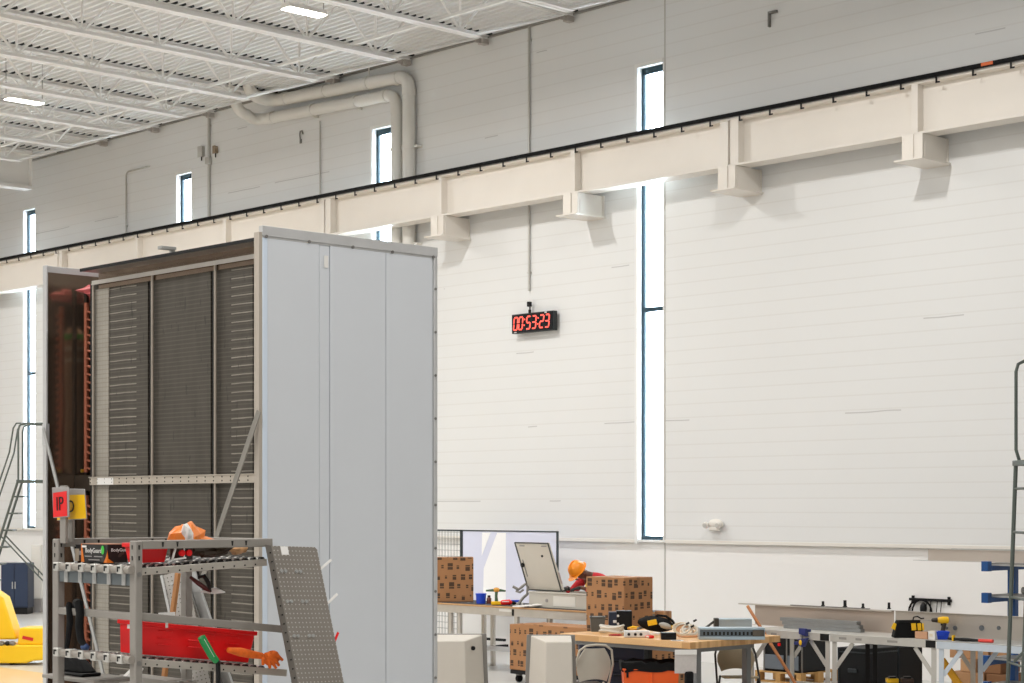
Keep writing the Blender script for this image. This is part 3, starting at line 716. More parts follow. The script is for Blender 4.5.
# guide rails at mid height (front, and both sloped sides)
MB().box(-RW, 0, -0.016, 0.016, 1.818, 1.852).build('front_guide_rail', RACKG, rk, bev=0.003)
for a_ in (-RW, 0.0):
    m = MB(); m.bar((a_, 0.02, 1.836), (a_, RD + (0.06 if a_ else 0.2), 1.742 - (0 if a_ else 0.016)), 0.02, 0.036); m.build('side_guide_rail', RACKG, rk, bev=0.003)
ROLL = mat('black_roller', (26, 25, 25), 0.35, 0, 0.1, 20)
CLIP = mat('zinc_clip', (206, 204, 198), 0.35, 0.5, 0.1, 20)
FRONTR = mat('front_roller_grey', (156, 149, 140), 0.4, 0.2, 0.06, 15)
def level(zf, zr, skirt):
    """sloped roller shelf: front height zf, rear zr"""
    sl = (zr - zf) / RD
    for a_ in (-RW + 0.03, -0.008):
        m = MB(); m.bar((a_, 0.0, zf - 0.022), (a_, RD + (0.0 if skirt else 0.12), zr - 0.022 + (0 if skirt else sl * 0.12)), 0.018, 0.034); 
        sr = m.build('lane_side_rail', mat('lane_rail_zinc', (186, 180, 170), 0.4, 0.4, 0.06, 14), rk, bev=0.002)
        q = 0.05
        while q < RD - 0.03:
            MB().cyl((a_ + 0.008, q, zf + sl * q - 0.028), (a_ + 0.0105, q, zf + sl * q - 0.028), 0.0045, 6).build('rail_hole', SLOT, sr); q += 0.062
    r0 = None; q = 0.055
    while q < RD - 0.01:
        if r0 is None:
            r0 = MB().cyl((-RW + 0.045, 0, 0), (-0.018, 0, 0), 0.013, 12).build('roller', ROLL, rk); r0.location = (0, q, zf + sl * q - 0.008)
            for w_ in range(6):
                MB().cyl((-RW + 0.05 + w_ * 0.118, 0, 0), (-RW + 0.07 + w_ * 0.118, 0, 0), 0.0145, 12).build('wheel_cap', CLIP, r0)
        else:
            c = r0.copy(); COL.objects.link(c); c.location = (0, q, zf + sl * q - 0.008)
            for w_ in r0.children:
                d = w_.copy(); COL.objects.link(d); d.parent = c
        q += 0.048
    fr_ = MB().cyl((-RW + 0.055, -0.035, zf - 0.01), (0.02, -0.035, zf - 0.01), 0.019, 16).build('front_roller_bar', FRONTR, rk)
    for w_ in range(6):
        xx = -RW + 0.075 + w_ * 0.115
        MB().box(xx - 0.022, xx + 0.022, -0.062, -0.03, zf - 0.03, zf + 0.012).build('lane_clip', CLIP, fr_, bev=0.005)
        MB().box(xx - 0.012, xx - 0.003, -0.0645, -0.062, zf - 0.02, zf + 0.004).box(xx - 0.003, xx + 0.013, -0.0645, -0.062, zf - 0.004, zf + 0.004).build('clip_slot', SLOT, fr_)
    if skirt:
        MB().box(-RW + 0.03, -0.03, -0.012, 0.0, zf - 0.085, zf - 0.03).build('front_skirt', mat('skirt_blue_grey', (106, 114, 118), 0.45, 0.3, 0.05, 8), rk, bev=0.002)
        for w_ in range(5):
            xx = -RW + 0.1 + w_ * 0.13
            MB().box(xx - 0.016, xx + 0.016, -0.018, -0.012, zf - 0.085, zf - 0.03).box(xx - 0.004, xx + 0.004, -0.02, -0.018, zf - 0.07, zf - 0.045).build('skirt_clip', STEEL, rk, bev=0.002)
level(2.062, 2.092, True)
level(1.648, 1.558, False)
# ---- flag signs on the corner post
PLATE = mat('sign_plate_grey', (164, 160, 158), 0.45, 0.3, 0.04)
def sign(name, label, corners, plate, col, letters, size, y_, tm):
    """corners: pixel quad of the coloured sheet, plate: pixel quad of the metal plate"""
    pts = [PY(a_[0], a_[1], y_ + a_[2]) for a_ in plate]
    o_ = (pts[0] + pts[2]) / 2
    nrm = ((pts[1] - pts[0]).cross(pts[3] - pts[0])).normalized()
    if nrm.dot(Vector((0, 0, H)) - o_) < 0: nrm = -nrm
    t = thing(name, label, 'sign', o_)
    MB().prism([p - o_ for p in pts], -nrm * 0.006).build('plate', PLATE, t, bev=0.002)
    cp = [PY(a_[0], a_[1], y_ + a_[2]) for a_ in corners]
    MB().prism([p - o_ + nrm * 0.002 for p in cp], nrm * -0.0015).build('coloured_sheet', col, t)
    return t, o_, nrm, cp
t, o_, nrm, cp = sign('aisle_sign', 'red sign lettered in black on a grey plate above the rack corner post', [(53.3, 493, 0), (66.8, 491, 0), (67.4, 516, 0), (53.6, 517.3, 0)], [(51.8, 487.5, 0), (68.3, 487, 0), (68.8, 517, 0), (53.2, 518, 0)], RED, 'IP', 0.1, RY_ - 0.03, None)
ce = sum(cp, Vector()) / 4
text('lettering', 'IP', 0.095, BLACK, t, frame3(ce - o_ + nrm * 0.003, cp[1] - cp[0], cp[0] - cp[3]))
MB().box(-0.026, 0.026, 0.012, 0.03, -0.2, 0.08).build('bracket', RACKG, t, bev=0.003)
t, o_, nrm, cp = sign('aisle_sign', 'yellow sign with a black letter, half behind the red one on the rack', [(58, 495, 0), (84.6, 494.6, 0), (86.4, 518.4, 0), (57.5, 520, 0)], [(60, 488.5, 0), (84.2, 489, 0), (86.4, 519.2, 0), (57, 520.8, 0)], YEL, 'D', 0.1, RY_ + 0.03, None)
text('lettering', 'D', 0.085, BLACK, t, frame3(PY(71.5, 507, RY_ + .03) - o_ + nrm * 0.003, cp[1] - cp[0], cp[0] - cp[3]))
MB().box(-0.06, -0.02, 0.008, 0.022, -0.19, 0.07).build('bracket', RACKG, t, bev=0.003)
# ---- things on the rack
R3 = lambda x, y, z: (RX_ + x, RY_ + y, z)
zl = lambda y: 2.066 + (0.03 / RD) * y + 0.009
zl2 = lambda y: 1.652 - (0.09 / RD) * y + 0.009
g = G('glove_box_print'); x, y, z = g.xyz()
g.set(g.mix(g.m('GREATER_THAN', g.noise(18, 2), 0.66), lin((22, 20, 20)), lin((58, 52, 48))), 0.5, 0); GBOX = g.mat
OTRIM = mat('orange_print', (226, 120, 30), 0.5, 0, 0.05)
gb = thing('glove_box', 'black and orange carton of gloves with a green spot on the rack top shelf', 'glove box', R3(-0.40, 0.075, zl(0.02)))
MB().box(-0.118, 0.118, -0.055, 0.055, 0, 0.086).build('carton', GBOX, gb, bev=0.002)
MB().box(-0.119, 0.119, -0.056, 0.056, 0.086, 0.09).build('lid_flap', mat('kraft_edge', (172, 128, 104), 0.7, 0, 0.05), gb)
MB().prism([(-0.1185, -0.0565, 0), (-0.09, -0.0565, 0), (-0.112, -0.0565, 0.086), (-0.1185, -0.0565, 0.086)], (0, 0.001, 0)).build('orange_flash', OTRIM, gb)
MB().prism([(0.085, -0.0565, 0), (0.118, -0.0565, 0), (0.118, -0.0565, 0.05), (0.105, -0.0565, 0.025)], (0, 0.001, 0)).build('orange_flash', OTRIM, gb)
MB().prism([(0.118, -0.0555, 0), (0.118, -0.02, 0), (0.118, -0.05, 0.02), (0.118, -0.0555, 0.06)], (0.001, 0, 0)).build('orange_flash', OTRIM, gb)
MB().lathe([(0.0, 0), (0.016, 0), (0.016, 0.001), (0.0, 0.001)], (0.078, -0.0565, 0.06), 14, Matrix.Rotation(PI / 2, 3, 'X') @ Matrix.Diagonal((0.9, 1.3, 1))).build('green_spot', mat('green_print', (60, 190, 60), 0.5, 0, 0), gb)
text('lettering', 'BodyGuard', 0.032, PAPER, gb, frame3((-0.005, -0.057, 0.056), (1, 0, 0), (0, 0, 1)), 0.0005)
text('lettering', 'BodyGuard', 0.022, PAPER, gb, frame3((0.1195, 0.015, 0.06), (0, 1, 0), (0, 0, 1)), 0.0005)
for (q0, q1, zz) in ((-0.085, -0.02, 0.026), (0.0, 0.075, 0.026), (-0.05, 0.05, 0.010)):
    MB().box(q0, q1, -0.0572, -0.056, zz, zz + 0.005).build('print_line', PLATE, gb)
MB().box(-0.112, -0.07, -0.0572, -0.056, 0.07, 0.08).build('white_label', PAPER, gb)
bb = thing('parts_carton', 'small plain black carton at the end of the rack top shelf beside the glove carton', 'carton', R3(-0.585, 0.12, zl(0.05)))
MB().box(-0.065, 0.065, -0.055, 0.055, 0, 0.078).build('carton', mat('black_card', (20, 22, 26), 0.6, 0, 0.1), bb, bev=0.002)
MB().box(-0.066, 0.066, -0.056, 0.0, 0.078, 0.08).box(-0.066, 0.066, 0.002, 0.056, 0.078, 0.081).build('flap', mat('black_card', (20, 22, 26)), bb)
MB().box(-0.05, -0.005, -0.057, -0.055, 0.03, 0.05).build('label', PLATE, bb)
MB().box(-0.066, -0.03, -0.058, -0.055, 0.0, 0.06).build('kraft_tab', mat('kraft_tab', (168, 152, 132), 0.7, 0, 0.05), bb)
def bin_(name, label, loc, w, d, h, m_, rot=(0, 0, 0), ribs=True):
    t = thing(name, label, 'bin', loc, rot=rot)
    MB().tray(-w / 2, w / 2, -d / 2, d / 2, 0, h, 0.006, 0.012, 0.010).build('tub', m_, t, bev=0.003)
    if ribs:
        for s_ in (-1, 1):
            for q in (-0.3, 0.02, 0.3):
                wd = 0.075 if q == 0.02 else 0.04
                for k_ in (0.35, 0.55, 0.75):
                    MB().box(s_ * (w / 2) - 0.004, s_ * (w / 2) + 0.004, q * d - wd, q * d + wd, h * k_ - 0.003, h * k_ + 0.003).build('grip_rib', m_, t, bev=0.002)
    return t
# small red bin (upper), larger red tote (lower)
bn = bin_('parts_bin', 'small bright red bin on the rack top shelf behind the corner post', R3(-0.125, 0.135, zl(0.13)), 0.14, 0.15, 0.092, RED, ribs=False)
MB().box(-0.04, 0.03, -0.08, -0.076, 0.02, 0.05).build('label_holder', RED, bn)
tilt = math.atan2(-0.09, RD)
tb = bin_('parts_bin', 'long red tote with ribbed sides lying on the rack lower roller shelf', R3(-0.16, 0.375, zl2(0.375)), 0.2, 0.64, 0.155, RED, rot=(tilt, 0, 0))
MB().box(-0.03, 0.03, -0.3215, -0.318, 0.115, 0.14).build('white_label', PAPER, tb)
# chainsaw-like orange tool pack: orange wrapped bundle and red-knobbed device
ORB = mat('orange_bag_film', (236, 132, 50), 0.4, 0, 0.12, 14)
pk = thing('glove_pack', 'crumpled orange and white plastic pack lying on the rack top shelf', 'pack of gloves', R3(-0.15, 0.47, zl(0.46) + 0.014))
random.seed(3)
m = MB(); m.ell((0.0, -0.09, 0.075), (0.075, 0.085, 0.075), 11, 7, Matrix.Rotation(0.3, 3, 'X'), 0.22); m.build('pack', ORB, pk, smooth=False)
m = MB(); m.ell((0.01, 0.02, 0.055), (0.065, 0.12, 0.03), 10, 6, Matrix.Rotation(-0.3, 3, 'X'), 0.25); m.build('pack_flap', ORB, pk, smooth=False)
m = MB(); m.ell((0.05, -0.12, 0.10), (0.03, 0.03, 0.055), 9, 6, Matrix.Rotation(0.4, 3, 'X'), 0.2); m.build('white_end', PAPER, pk, smooth=False)
m = MB(); m.ell((0.075, 0.15, 0.03), (0.03, 0.055, 0.03), 10, 6, None, 0.25); m.build('torn_end', mat('orange_white_film', (236, 178, 128), 0.4, 0, 0.3, 30), pk, smooth=False)
m = MB(); m.ell((0.08, -0.02, 0.03), (0.06, 0.13, 0.04), 12, 7, None, 0.2); m.build('dark_fold', mat('dark_brown_film', (62, 48, 34), 0.4, 0, 0.2, 14), pk, smooth=False)
dv = thing('control_box', 'small white framed device with two round red buttons on the rack top shelf', 'device', R3(-0.03, 0.245, zl(0.25) + 0.004))
MB().box(-0.06, 0.02, -0.005, 0.075, 0.0, 0.075).build('body', mat('device_dark', (44, 38, 32), 0.5, 0, 0.1), dv, bev=0.006)
m = MB(); m.bar((0.024, -0.045, 0.004), (0.024, 0.03, 0.012), 0.008, 0.008); m.bar((0.024, -0.045, 0.004), (0.024, -0.018, 0.085), 0.008, 0.008); m.bar((0.024, 0.02, 0.01), (0.024, 0.022, 0.085), 0.006, 0.006); m.build('bracket', PAPER, dv)
for q in (0.008, 0.046):
    MB().cyl((0.02, q, 0.035), (0.032, q, 0.035), 0.015, 16).build('red_button', RED, dv)
# orange work glove
gl = thing('work_glove', 'orange work glove draped over the rear end of the lower roller shelf', 'glove', (0, 0, 0))
ORG = mat('orange_glove_knit', (246, 108, 22), 0.8, 0, 0.2, 40, 0.4)
A = lambda px, py, x=0.03: PX(px, py, RX_ + x)
c0 = A(268, 655); gl.location = c0
L_ = lambda px, py, x=0.03: A(px, py, x) - c0
MB().tube([L_(228, 650), L_(240, 652), L_(252, 654.5), L_(262, 656)], [0.012, 0.022, 0.02, 0.016], 12).build('cuff', ORG, gl)
m = MB(); random.seed(5); m.ell(L_(271, 658), (0.022, 0.05, 0.036), 14, 8, None, 0.1); m.build('palm', ORG, gl)
for (a_, b_) in (((264, 655), (276, 668)), ((268, 655), (279, 665.5)), ((272, 655), (282.5, 660)), ((266, 657), (270, 668)), ((262, 655), (263, 665))):
    MB().tube([L_(*a_), L_((a_[0] + b_[0]) / 2 + 1, (a_[1] + b_[1]) / 2 - 1, 0.045), L_(b_[0], b_[1], 0.04)], [0.012, 0.011, 0.007], 8).build('finger', ORG, gl)
# green handled tool
gt = thing('hand_tool', 'green handled tool with a black shaft hooked over the lower shelf rail', 'hand tool', A(208, 650, 0.04))
c0 = Vector(gt.location); L_ = lambda px, py, x=0.04: A(px, py, x) - c0
MB().tube([L_(201.5, 637), L_(203.5, 641), L_(212, 656), L_(216.5, 661)], [0.019, 0.02, 0.02, 0.016], 12).build('green_handle', mat('green_grip', (16, 140, 70), 0.35, 0, 0.05), gt)
MB().tube([L_(216, 659), L_(218, 664), L_(218.5, 690), L_(219, 760)], [0.014, 0.012, 0.012, 0.011], 10).build('shaft', BLACK, gt)
m = MB(); m.bar(L_(204, 639, 0.058), L_(214, 657, 0.058), 0.004, 0.002); m.build('pale_stripe', PAPER, gt)
# black strap / sleeve over the front guide rail
st = thing('tool_sling', 'black webbing sling with a blue end hanging over the front guide rail', 'sling', R3(-0.6, -0.02, 1.852))
c0 = Vector(st.location); F_ = lambda px, py, y=-0.03: PY(px, py, RY_ + y) - c0
MB().tube([F_(75, 611, .03), F_(77, 603, 0.0), F_(79, 604, -.03), F_(80, 613, -0.035), F_(79, 627, -.04), F_(81, 640, -.04), F_(86, 648, -.03)], [0.02, 0.022, 0.022, 0.02, 0.019, 0.018, 0.014], 12).build('sleeve', RUBBER, st)
MB().tube([F_(68, 609, 0.02), F_(69, 604.5, -.02), F_(70, 622, -.03), F_(67, 647, -.03), F_(66.5, 655, -.025)], [0.012, 0.015, 0.016, 0.012, 0.01], 10).build('strap', RUBBER, st)
m = MB(); m.ell(F_(85, 647, -.03), (0.024, 0.02, 0.018), 12, 8, None, 0.1); m.build('blue_end', mat('blue_grip', (40, 66, 110), 0.5, 0, 0.1), st)
# lower shelf paper + black lumps
pp = thing('paper_sheet', 'white paper sheet leaning low behind the rack corner', 'paper', PY(130, 679, RY_ + 0.45))
c0 = Vector(pp.location)
MB().prism([PY(119, 680, RY_ + .40) - c0, PY(131, 668, RY_ + .52) - c0, PY(143, 668, RY_ + .5) - c0, PY(136, 681, RY_ + .38) - c0], (0, 0.004, -0.004)).build('sheet', PAPER, pp)
MB().prism([PY(124, 679, RY_ + .405) - c0, PY(134, 669.5, RY_ + .515) - c0, PY(139, 669.5, RY_ + .5) - c0, PY(132, 680, RY_ + .385) - c0], (0, -0.002, 0.002)).build('printed_block', PLATE, pp)
MB().box(-0.3, 0.25, 0.12, 0.24, c0.z * -1 + 1.40, -c0.z + 1.46).build('backing_tray', RACKG, pp, bev=0.004)
sh = thing('work_shoe', 'black shoe-like bundle tucked beneath the lower shelf by the far post', 'shoe', PY(80, 664, RY_ + 0.2))
MB().hull8([(-0.11, -0.05, -0.04), (0.11, -0.05, -0.04), (0.11, 0.05, -0.04), (-0.11, 0.05, -0.04)], [(-0.09, -0.04, 0.06), (0.02, -0.03, 0.02), (0.02, 0.03, 0.02), (-0.09, 0.04, 0.06)]).build('upper', RUBBER, sh, bev=0.02, seg=3)
MB().box(-0.115, 0.115, -0.054, 0.054, -0.055, -0.038).build('sole', BLACK, sh, bev=0.006)
MB().box(-0.2, 0.3, -0.1, 0.14, -0.075, -0.057).build('support_tray', RACKG, sh, bev=0.003)
# ---- leaning perforated steel panel
def perf(name, base, hole, pitch):
    g = G(name); x, y, z = g.xyz()
    fx_ = g.m('SUBTRACT', g.m('FRACT', g.m('DIVIDE', x, pitch)), 0.5); fz_ = g.m('SUBTRACT', g.m('FRACT', g.m('DIVIDE', z, pitch)), 0.5)
    d_ = g.m('SQRT', g.m('ADD', g.m('MULTIPLY', fx_, fx_), g.m('MULTIPLY', fz_, fz_)))
    mk = g.m('LESS_THAN', d_, 0.16)
    b_ = g.mix(g.noise(3, 3), lin(tuple(v - 14 for v in base)), lin(tuple(v + 10 for v in base)))
    g.set(g.mix(mk, b_, lin(hole)), 0.38, 0.6)
    return g.mat
PERF = perf('perforated_steel', (160, 153, 145), (214, 210, 203), 0.023)  # pale dots: light at the holes is put into the colour
PERF2 = perf('perforated_pale_steel', (166, 162, 156), (96, 92, 86), 0.022)
def leaning(name, label, tl, tr, zt_, bl_dir, length, m_, flange, tags=True):
    """panel in its own frame: x along the top edge, z up the slope"""
    a_ = P(tl[0], tl[1], zt_[0]); b_ = P(tr[0], tr[1], zt_[1])
    ex = (b_ - a_).normalized()
    ez = (a_ - P(bl_dir[0], bl_dir[1], bl_dir[2])).normalized()
    ey = ez.cross(ex).normalized(); ex2 = ey.cross(ez)
    k = a_.z / ez.z
    M_ = Matrix((ex2, ey, ez)).transposed().to_4x4(); M_.translation = a_ - ez * k
    t = thing(name, label, 'steel panel'); t.matrix_world = M_
    w_ = (b_ - a_).length
    t['_w'] = w_; t['_k'] = k
    return t, w_, k
t, w_, k = leaning('perforated_panel', 'perforated dark steel panel leaning upright against the end of the rack', (264, 545.5), (317, 549), (8.95, 9.19), (290.5, 683, 8.77), 2, PERF, True)
del t['_w'], t['_k']
MB().prism([(0.045, 0, 0), (w_, 0, 0), (w_, 0, k - 0.012), (w_ - 0.012, 0, k), (0.045, 0, k)], (0, 0.004, 0)).build('sheet', PERF, t, smooth=False)
MB().prism([(0.0, -0.012, 0), (0.045, 0.0, 0), (0.045, 0.0, k), (0.0, -0.012, k)], (0, 0.004, 0)).build('flange', mat('flange_steel', (128, 121, 114), 0.4, 0.6, 0.08), t, smooth=False)
zz = k - 0.04
fl_ = MB()
while zz > k - 0.9:
    MB().cyl((0.022, -0.008, zz), (0.022, -0.0125, zz), 0.004, 6).build('flange_hole', SLOT, t); zz -= 0.045
for zz in (k - 0.13, k - 0.285, k - 0.46):
    for q in (0.075, 0.10, 0.17, 0.195):
        MB().cyl((q, -0.008, zz), (q, 0.0, zz), 0.009, 8).build('rivet', STEEL, t)
MB().box(0.10, 0.145, -0.002, -0.0005, k - 0.045, k - 0.002).build('white_tape', PAPER, t)
for zz, ln, c_ in ((k - 0.12, 0.09, PAPER), (k - 0.30, 0.085, PAPER), (k - 0.50, 0.04, RED)):
    MB().bar((w_ - 0.01, 0.008, zz), (w_ + ln, 0.012, zz + 0.06), 0.004, 0.012).build('tag_strip', c_, t)
# ---- sheets and stick leaning behind the rack
t, w2, k2 = leaning('perforated_panel', 'pale perforated steel strip leaning between the rack and the finned coil face', (161, 576), (186, 574), (10.0, 9.98), (184, 683, 9.85), 2, PERF2, True)
del t['_w'], t['_k']
MB().box(0, w2, 0, 0.004, 0, k2).build('sheet', PERF2, t, smooth=False)
MB().box(-0.002, 0.012, -0.012, 0.0, 0, k2).build('flange', STEEL, t, bev=0.001)
for zz in (k2 - 0.06, k2 - 0.12):
    MB().cyl((0.05, -0.004, zz), (0.05, 0, zz), 0.008, 8).build('rivet', STEEL, t)
t, w3, k3 = leaning('steel_channel', 'folded galvanised channel leaning behind the rack beside the pale perforated strip', (186, 574), (196, 573), (10.2, 10.19), (206, 634, 10.12), 2, PERF2, True)
del t['_w'], t['_k']
MB().box(0, w3, 0, 0.004, 0, k3).build('web', STEEL, t, smooth=False)
MB().box(0, 0.004, -0.03, 0.0, 0, k3).build('flange', STEELD, t, bev=0.001)
MB().box(w3 - 0.004, w3, -0.03, 0.0, 0, k3).build('flange', STEEL, t, bev=0.001)
WOOD = mat('raw_wood', (178, 122, 70), 0.6, 0, 0.15, 10)
a_ = P(178, 573, 9.85); b_ = P(163.5, 683, 9.8); d_ = (b_ - a_); b_ = a_ + d_ * (a_.z / -d_.z)
t = thing('wooden_stick', 'brown wooden stick leaning upright behind the rack', 'stick', b_)
MB().bar((0, 0, 0.0), a_ - b_, 0.032, 0.02, (0, -1, 0)).build('shaft', WOOD, t, bev=0.003)
MB().cyl((0, 0, 0.0), (a_ - b_) * 0.02, 0.02, 10).build('ferrule', RUBBER, t)
cl = thing('spring_clamp', 'dark reddish clamp hanging under the rack top shelf', 'clamp', P(200, 574, 9.0))
c0 = Vector(cl.location); W_ = lambda px, py, z=9.0: P(px, py, z) - c0
DRED = mat('dark_red_paint', (92, 40, 36), 0.45, 0.2, 0.1)
MB().tube([W_(190, 577), W_(198, 583), W_(205, 588), W_(211, 592)], [0.008, 0.012, 0.012, 0.004], 8).build('jaw', DRED, cl)
MB().tube([W_(198, 577), W_(204, 576), W_(208, 582), W_(211, 592)], [0.006, 0.012, 0.012, 0.004], 8).build('jaw', mat('black_iron', (40, 34, 32), 0.45, 0.4, 0.1), cl)
MB().tube([W_(199, 566), W_(198, 572), W_(199, 579)], 0.006, 8).build('hanging_loop', mat('black_iron', (40, 34, 32)), cl)
MB().prism([W_(199, 592), W_(214, 588), W_(224, 593), W_(212, 594)], (0.0, 0.01, 0.004)).build('white_tag', PAPER, cl)
pc = thing('paper_card', 'small white card standing behind the side guide rail of the rack', 'card', PX(167, 615, RX_ - 0.02))
c0 = Vector(pc.location)
MB().box(-0.004, 0.0, -0.045, 0.045, -0.015, 0.012).build('card', PAPER, pc)
MB().box(-0.004, 0.0, -0.006, 0.006, -0.06, -0.015).build('tab', PAPER, pc)
# ================================================================== MIDDLE GROUND HELPERS
def at(px, z, py=None):
    """floor (or py) point below pixel column px at depth z"""
    q = P(px, 505, z); q.z = 0.0
    if py is not None: q.z = H - (py - CY) * z / FPX
    return q
def T(name, label, cat, px, py, z, rotz=TH, group=None):
    return thing(name, label, cat, at(px, z, py), rotz, group)
S = lambda z: z / FPX
KR = (182, 128, 82)
g = G('printed_kraft'); x, y, z = g.xyz()
u_ = g.m('ADD', x, g.m('MULTIPLY', y, 1.0)); 
cu = g.m('DIVIDE', u_, 0.115); cv = g.m('DIVIDE', z, 0.145)
row = g.m('FLOOR', cv); cu = g.m('ADD', cu, g.m('MULTIPLY', g.m('FRACT', g.m('MULTIPLY', row, 0.5)), 1.0))
wv, wc = g.white(g.comb(g.m('FLOOR', cu), row, 0.0)); sc3 = g.n('ShaderNodeSeparateColor'); g.nt.links.new(wc, sc3.inputs[0])
fu = g.m('ABSOLUTE', g.m('SUBTRACT', g.m('FRACT', cu), g.m('ADD', 0.36, g.m('MULTIPLY', sc3.outputs[1], 0.28)))); fv = g.m('ABSOLUTE', g.m('SUBTRACT', g.m('FRACT', cv), g.m('ADD', 0.36, g.m('MULTIPLY', sc3.outputs[2], 0.28))))
mk = g.m('MULTIPLY', g.m('LESS_THAN', fu, g.m('ADD', 0.10, g.m('MULTIPLY', wv, 0.24))), g.m('LESS_THAN', fv, g.m('ADD', 0.12, g.m('MULTIPLY', wv, 0.22))))
ln = g.m('LESS_THAN', g.m('ABSOLUTE', g.m('SUBTRACT', g.m('FRACT', g.m('MULTIPLY', cv, 1.0)), 0.52)), 0.025)
mk = g.m('MULTIPLY', mk, g.m('SUBTRACT', 1.0, ln))
geo = g.n('ShaderNodeNewGeometry'); sx = g.n('ShaderNodeSeparateXYZ'); g.nt.links.new(geo.outputs['Normal'], sx.inputs[0])
mk = g.m('MULTIPLY', mk, g.m('LESS_THAN', g.m('ABSOLUTE', sx.outputs[2]), 0.5))
g.set(g.mix(g.m('MULTIPLY', mk, 0.88), g.mix(g.noise(5, 3), lin((160, 113, 72)), lin((180, 130, 86))), lin((44, 32, 26))), 0.75, 0); KPRINT = g.mat
KRAFT = mat('plain_kraft', (184, 138, 96), 0.75, 0, 0.06, 5)
TAPE = mat('kraft_tape', (150, 106, 66), 0.5, 0, 0.05, 5)
def carton(name, label, loc, w, d, h, m_=None, rotz=0.0, group=None, flaps=True):
    """origin at the front bottom left corner"""
    m_ = m_ or KPRINT
    t = thing(name, label, 'carton', loc, rotz, group)
    MB().box(0, w, 0, d, 0, h - 0.004).build('carton_body', m_, t, bev=0.006)
    if flaps:
        MB().box(0.002, w - 0.002, 0.002, d / 2 - 0.003, h - 0.004, h).build('flap', m_, t)
        MB().box(0.002, w - 0.002, d / 2 + 0.003, d - 0.002, h - 0.004, h).build('flap', m_, t)
    MB().box(-0.001, w + 0.001, d / 2 - 0.025, d / 2 + 0.025, h - 0.003, h + 0.001).box(w, w + 0.001, d / 2 - 0.025, d / 2 + 0.025, h - 0.09, h).build('tape', TAPE, t)
    return t
# ================================================================== BENCH WITH THE ELECTRICAL ENCLOSURE
WOODT = mat('bench_wood', (196, 152, 106), 0.55, 0, 0.12, 6)
MATB = mat('bench_mat', (62, 62, 62), 0.7, 0, 0.1, 8)
b1y = 17.65; b1x0, b1x1, b1z = -21.0, -16.35, 0.94
wb = thing('workbench', 'long metal workbench with a wood-edged dark top by the far wall', 'workbench', (b1x0, b1y, 0))
L1 = b1x1 - b1x0
MB().box(0, L1, 0, 0.78, b1z - 0.03, b1z - 0.006).build('tabletop', WOODT, wb, bev=0.004)
MB().box(0.01, L1 - 0.01, 0.03, 0.77, b1z - 0.006, b1z).build('rubber_mat', MATB, wb)
ap = MB().box(0.02, L1 - 0.02, 0.02, 0.05, b1z - 0.14, b1z - 0.03).build('apron', ALU, wb, bev=0.003)
MB().box(0.02, L1 - .02, .73, .76, b1z - .14, b1z - .03).build('apron', ALU, wb, bev=0.003)
tx = PY(512, 610, b1y).x - b1x0
MB().box(tx - 0.28, tx - 0.03, 0.017, 0.02, b1z - 0.08, b1z - 0.045).build('label_strip', PAPER, ap)
MB().box(tx - 0.02, tx + 0.02, 0.015, 0.02, b1z - 0.13, b1z - 0.04).build('black_joint', BLACK, ap)
for k in range(5):
    xx = PY(448 + k * 4.6, 606, b1y).x - b1x0
    MB().box(xx - 0.012, xx + 0.012, 0.013, 0.02, b1z - 0.03, b1z - 0.01).build('black_clip', BLACK, ap)
for px in (447, 456, 513, 588, 606):
    xx = PY(px, 610, b1y).x - b1x0
    for yy_ in (0.05, 0.70):
        MB().box(xx - 0.03, xx + 0.03, yy_, yy_ + 0.05, 0, b1z - 0.14).build('leg', ALU, wb, bev=0.003)
MB().box(0.1, L1 - 0.1, 0.64, 0.70, 0.24, 0.29).build('stretcher', STEEL, wb, bev=0.003)
MB().box(0.1, L1 - 0.1, 0.1, 0.66, 0.29, 0.30).build('lower_shelf', STEEL, wb, bev=0.002)
BT = b1z + 0.001
def on1(px, yl):
    q = PY(px, 505, b1y + yl); return (q.x, q.y, BT)
q = on1(437, 0.1); r_ = on1(471, 0.1)
q = on1(435, 0.03); carton('carton', 'printed brown carton standing on the far workbench next to the pale cabinet side', q, 0.56, 0.36, 0.645, None, TH + 0.06)
# enclosure
ex0, ex1 = PY(529, 600, b1y + 0.12).x, PY(601, 600, b1y + 0.12).x
ENC = mat('enclosure_paint', (196, 192, 182), 0.45, 0, 0.03, 4)
en = thing('electrical_enclosure', 'beige electrical enclosure lying on the workbench with its lid swung open', 'electrical enclosure', (ex0, b1y + 0.12, BT))
we, he = ex1 - ex0, 0.215
MB().tray(0, we, 0, 0.5, 0, he, 0.02, 0.0, 0.012).build('box', ENC, en, bev=0.004)
MB().box(0.48, 0.9, -0.004, 0.0, 0.03, he - 0.05).build('front_label_plate', mat('pale_plate', (222, 220, 212), 0.5, 0, 0.02), en)
MB().cyl((0.35, 0.0, 0.1), (0.35, -0.01, 0.1), 0.025, 12).build('knockout', PLATE, en)
a_ = PY(515, 542.5, b1y + 0.02); b_ = PY(548, 543.3, b1y + 0.02); c_ = PY(563, 590.5, b1y + 0.24); d_ = PY(528.5, 589.5, b1y + 0.24)
off = Vector((ex0, b1y + 0.12, BT))
nl = (b_ - a_).cross(d_ - a_).normalized()
if nl.y > 0: nl = -nl
LID = mat('lid_paint', (214, 208, 196), 0.45, 0, 0.03, 4)
lid = MB().prism([p - off for p in (a_, b_, c_, d_)], -nl * 0.03).build('lid', LID, en, bev=0.003)
def onlid(s_, t_, h_=0.0): return a_ + (b_ - a_) * s_ + (d_ - a_) * t_ + nl * h_ - off
m = MB()
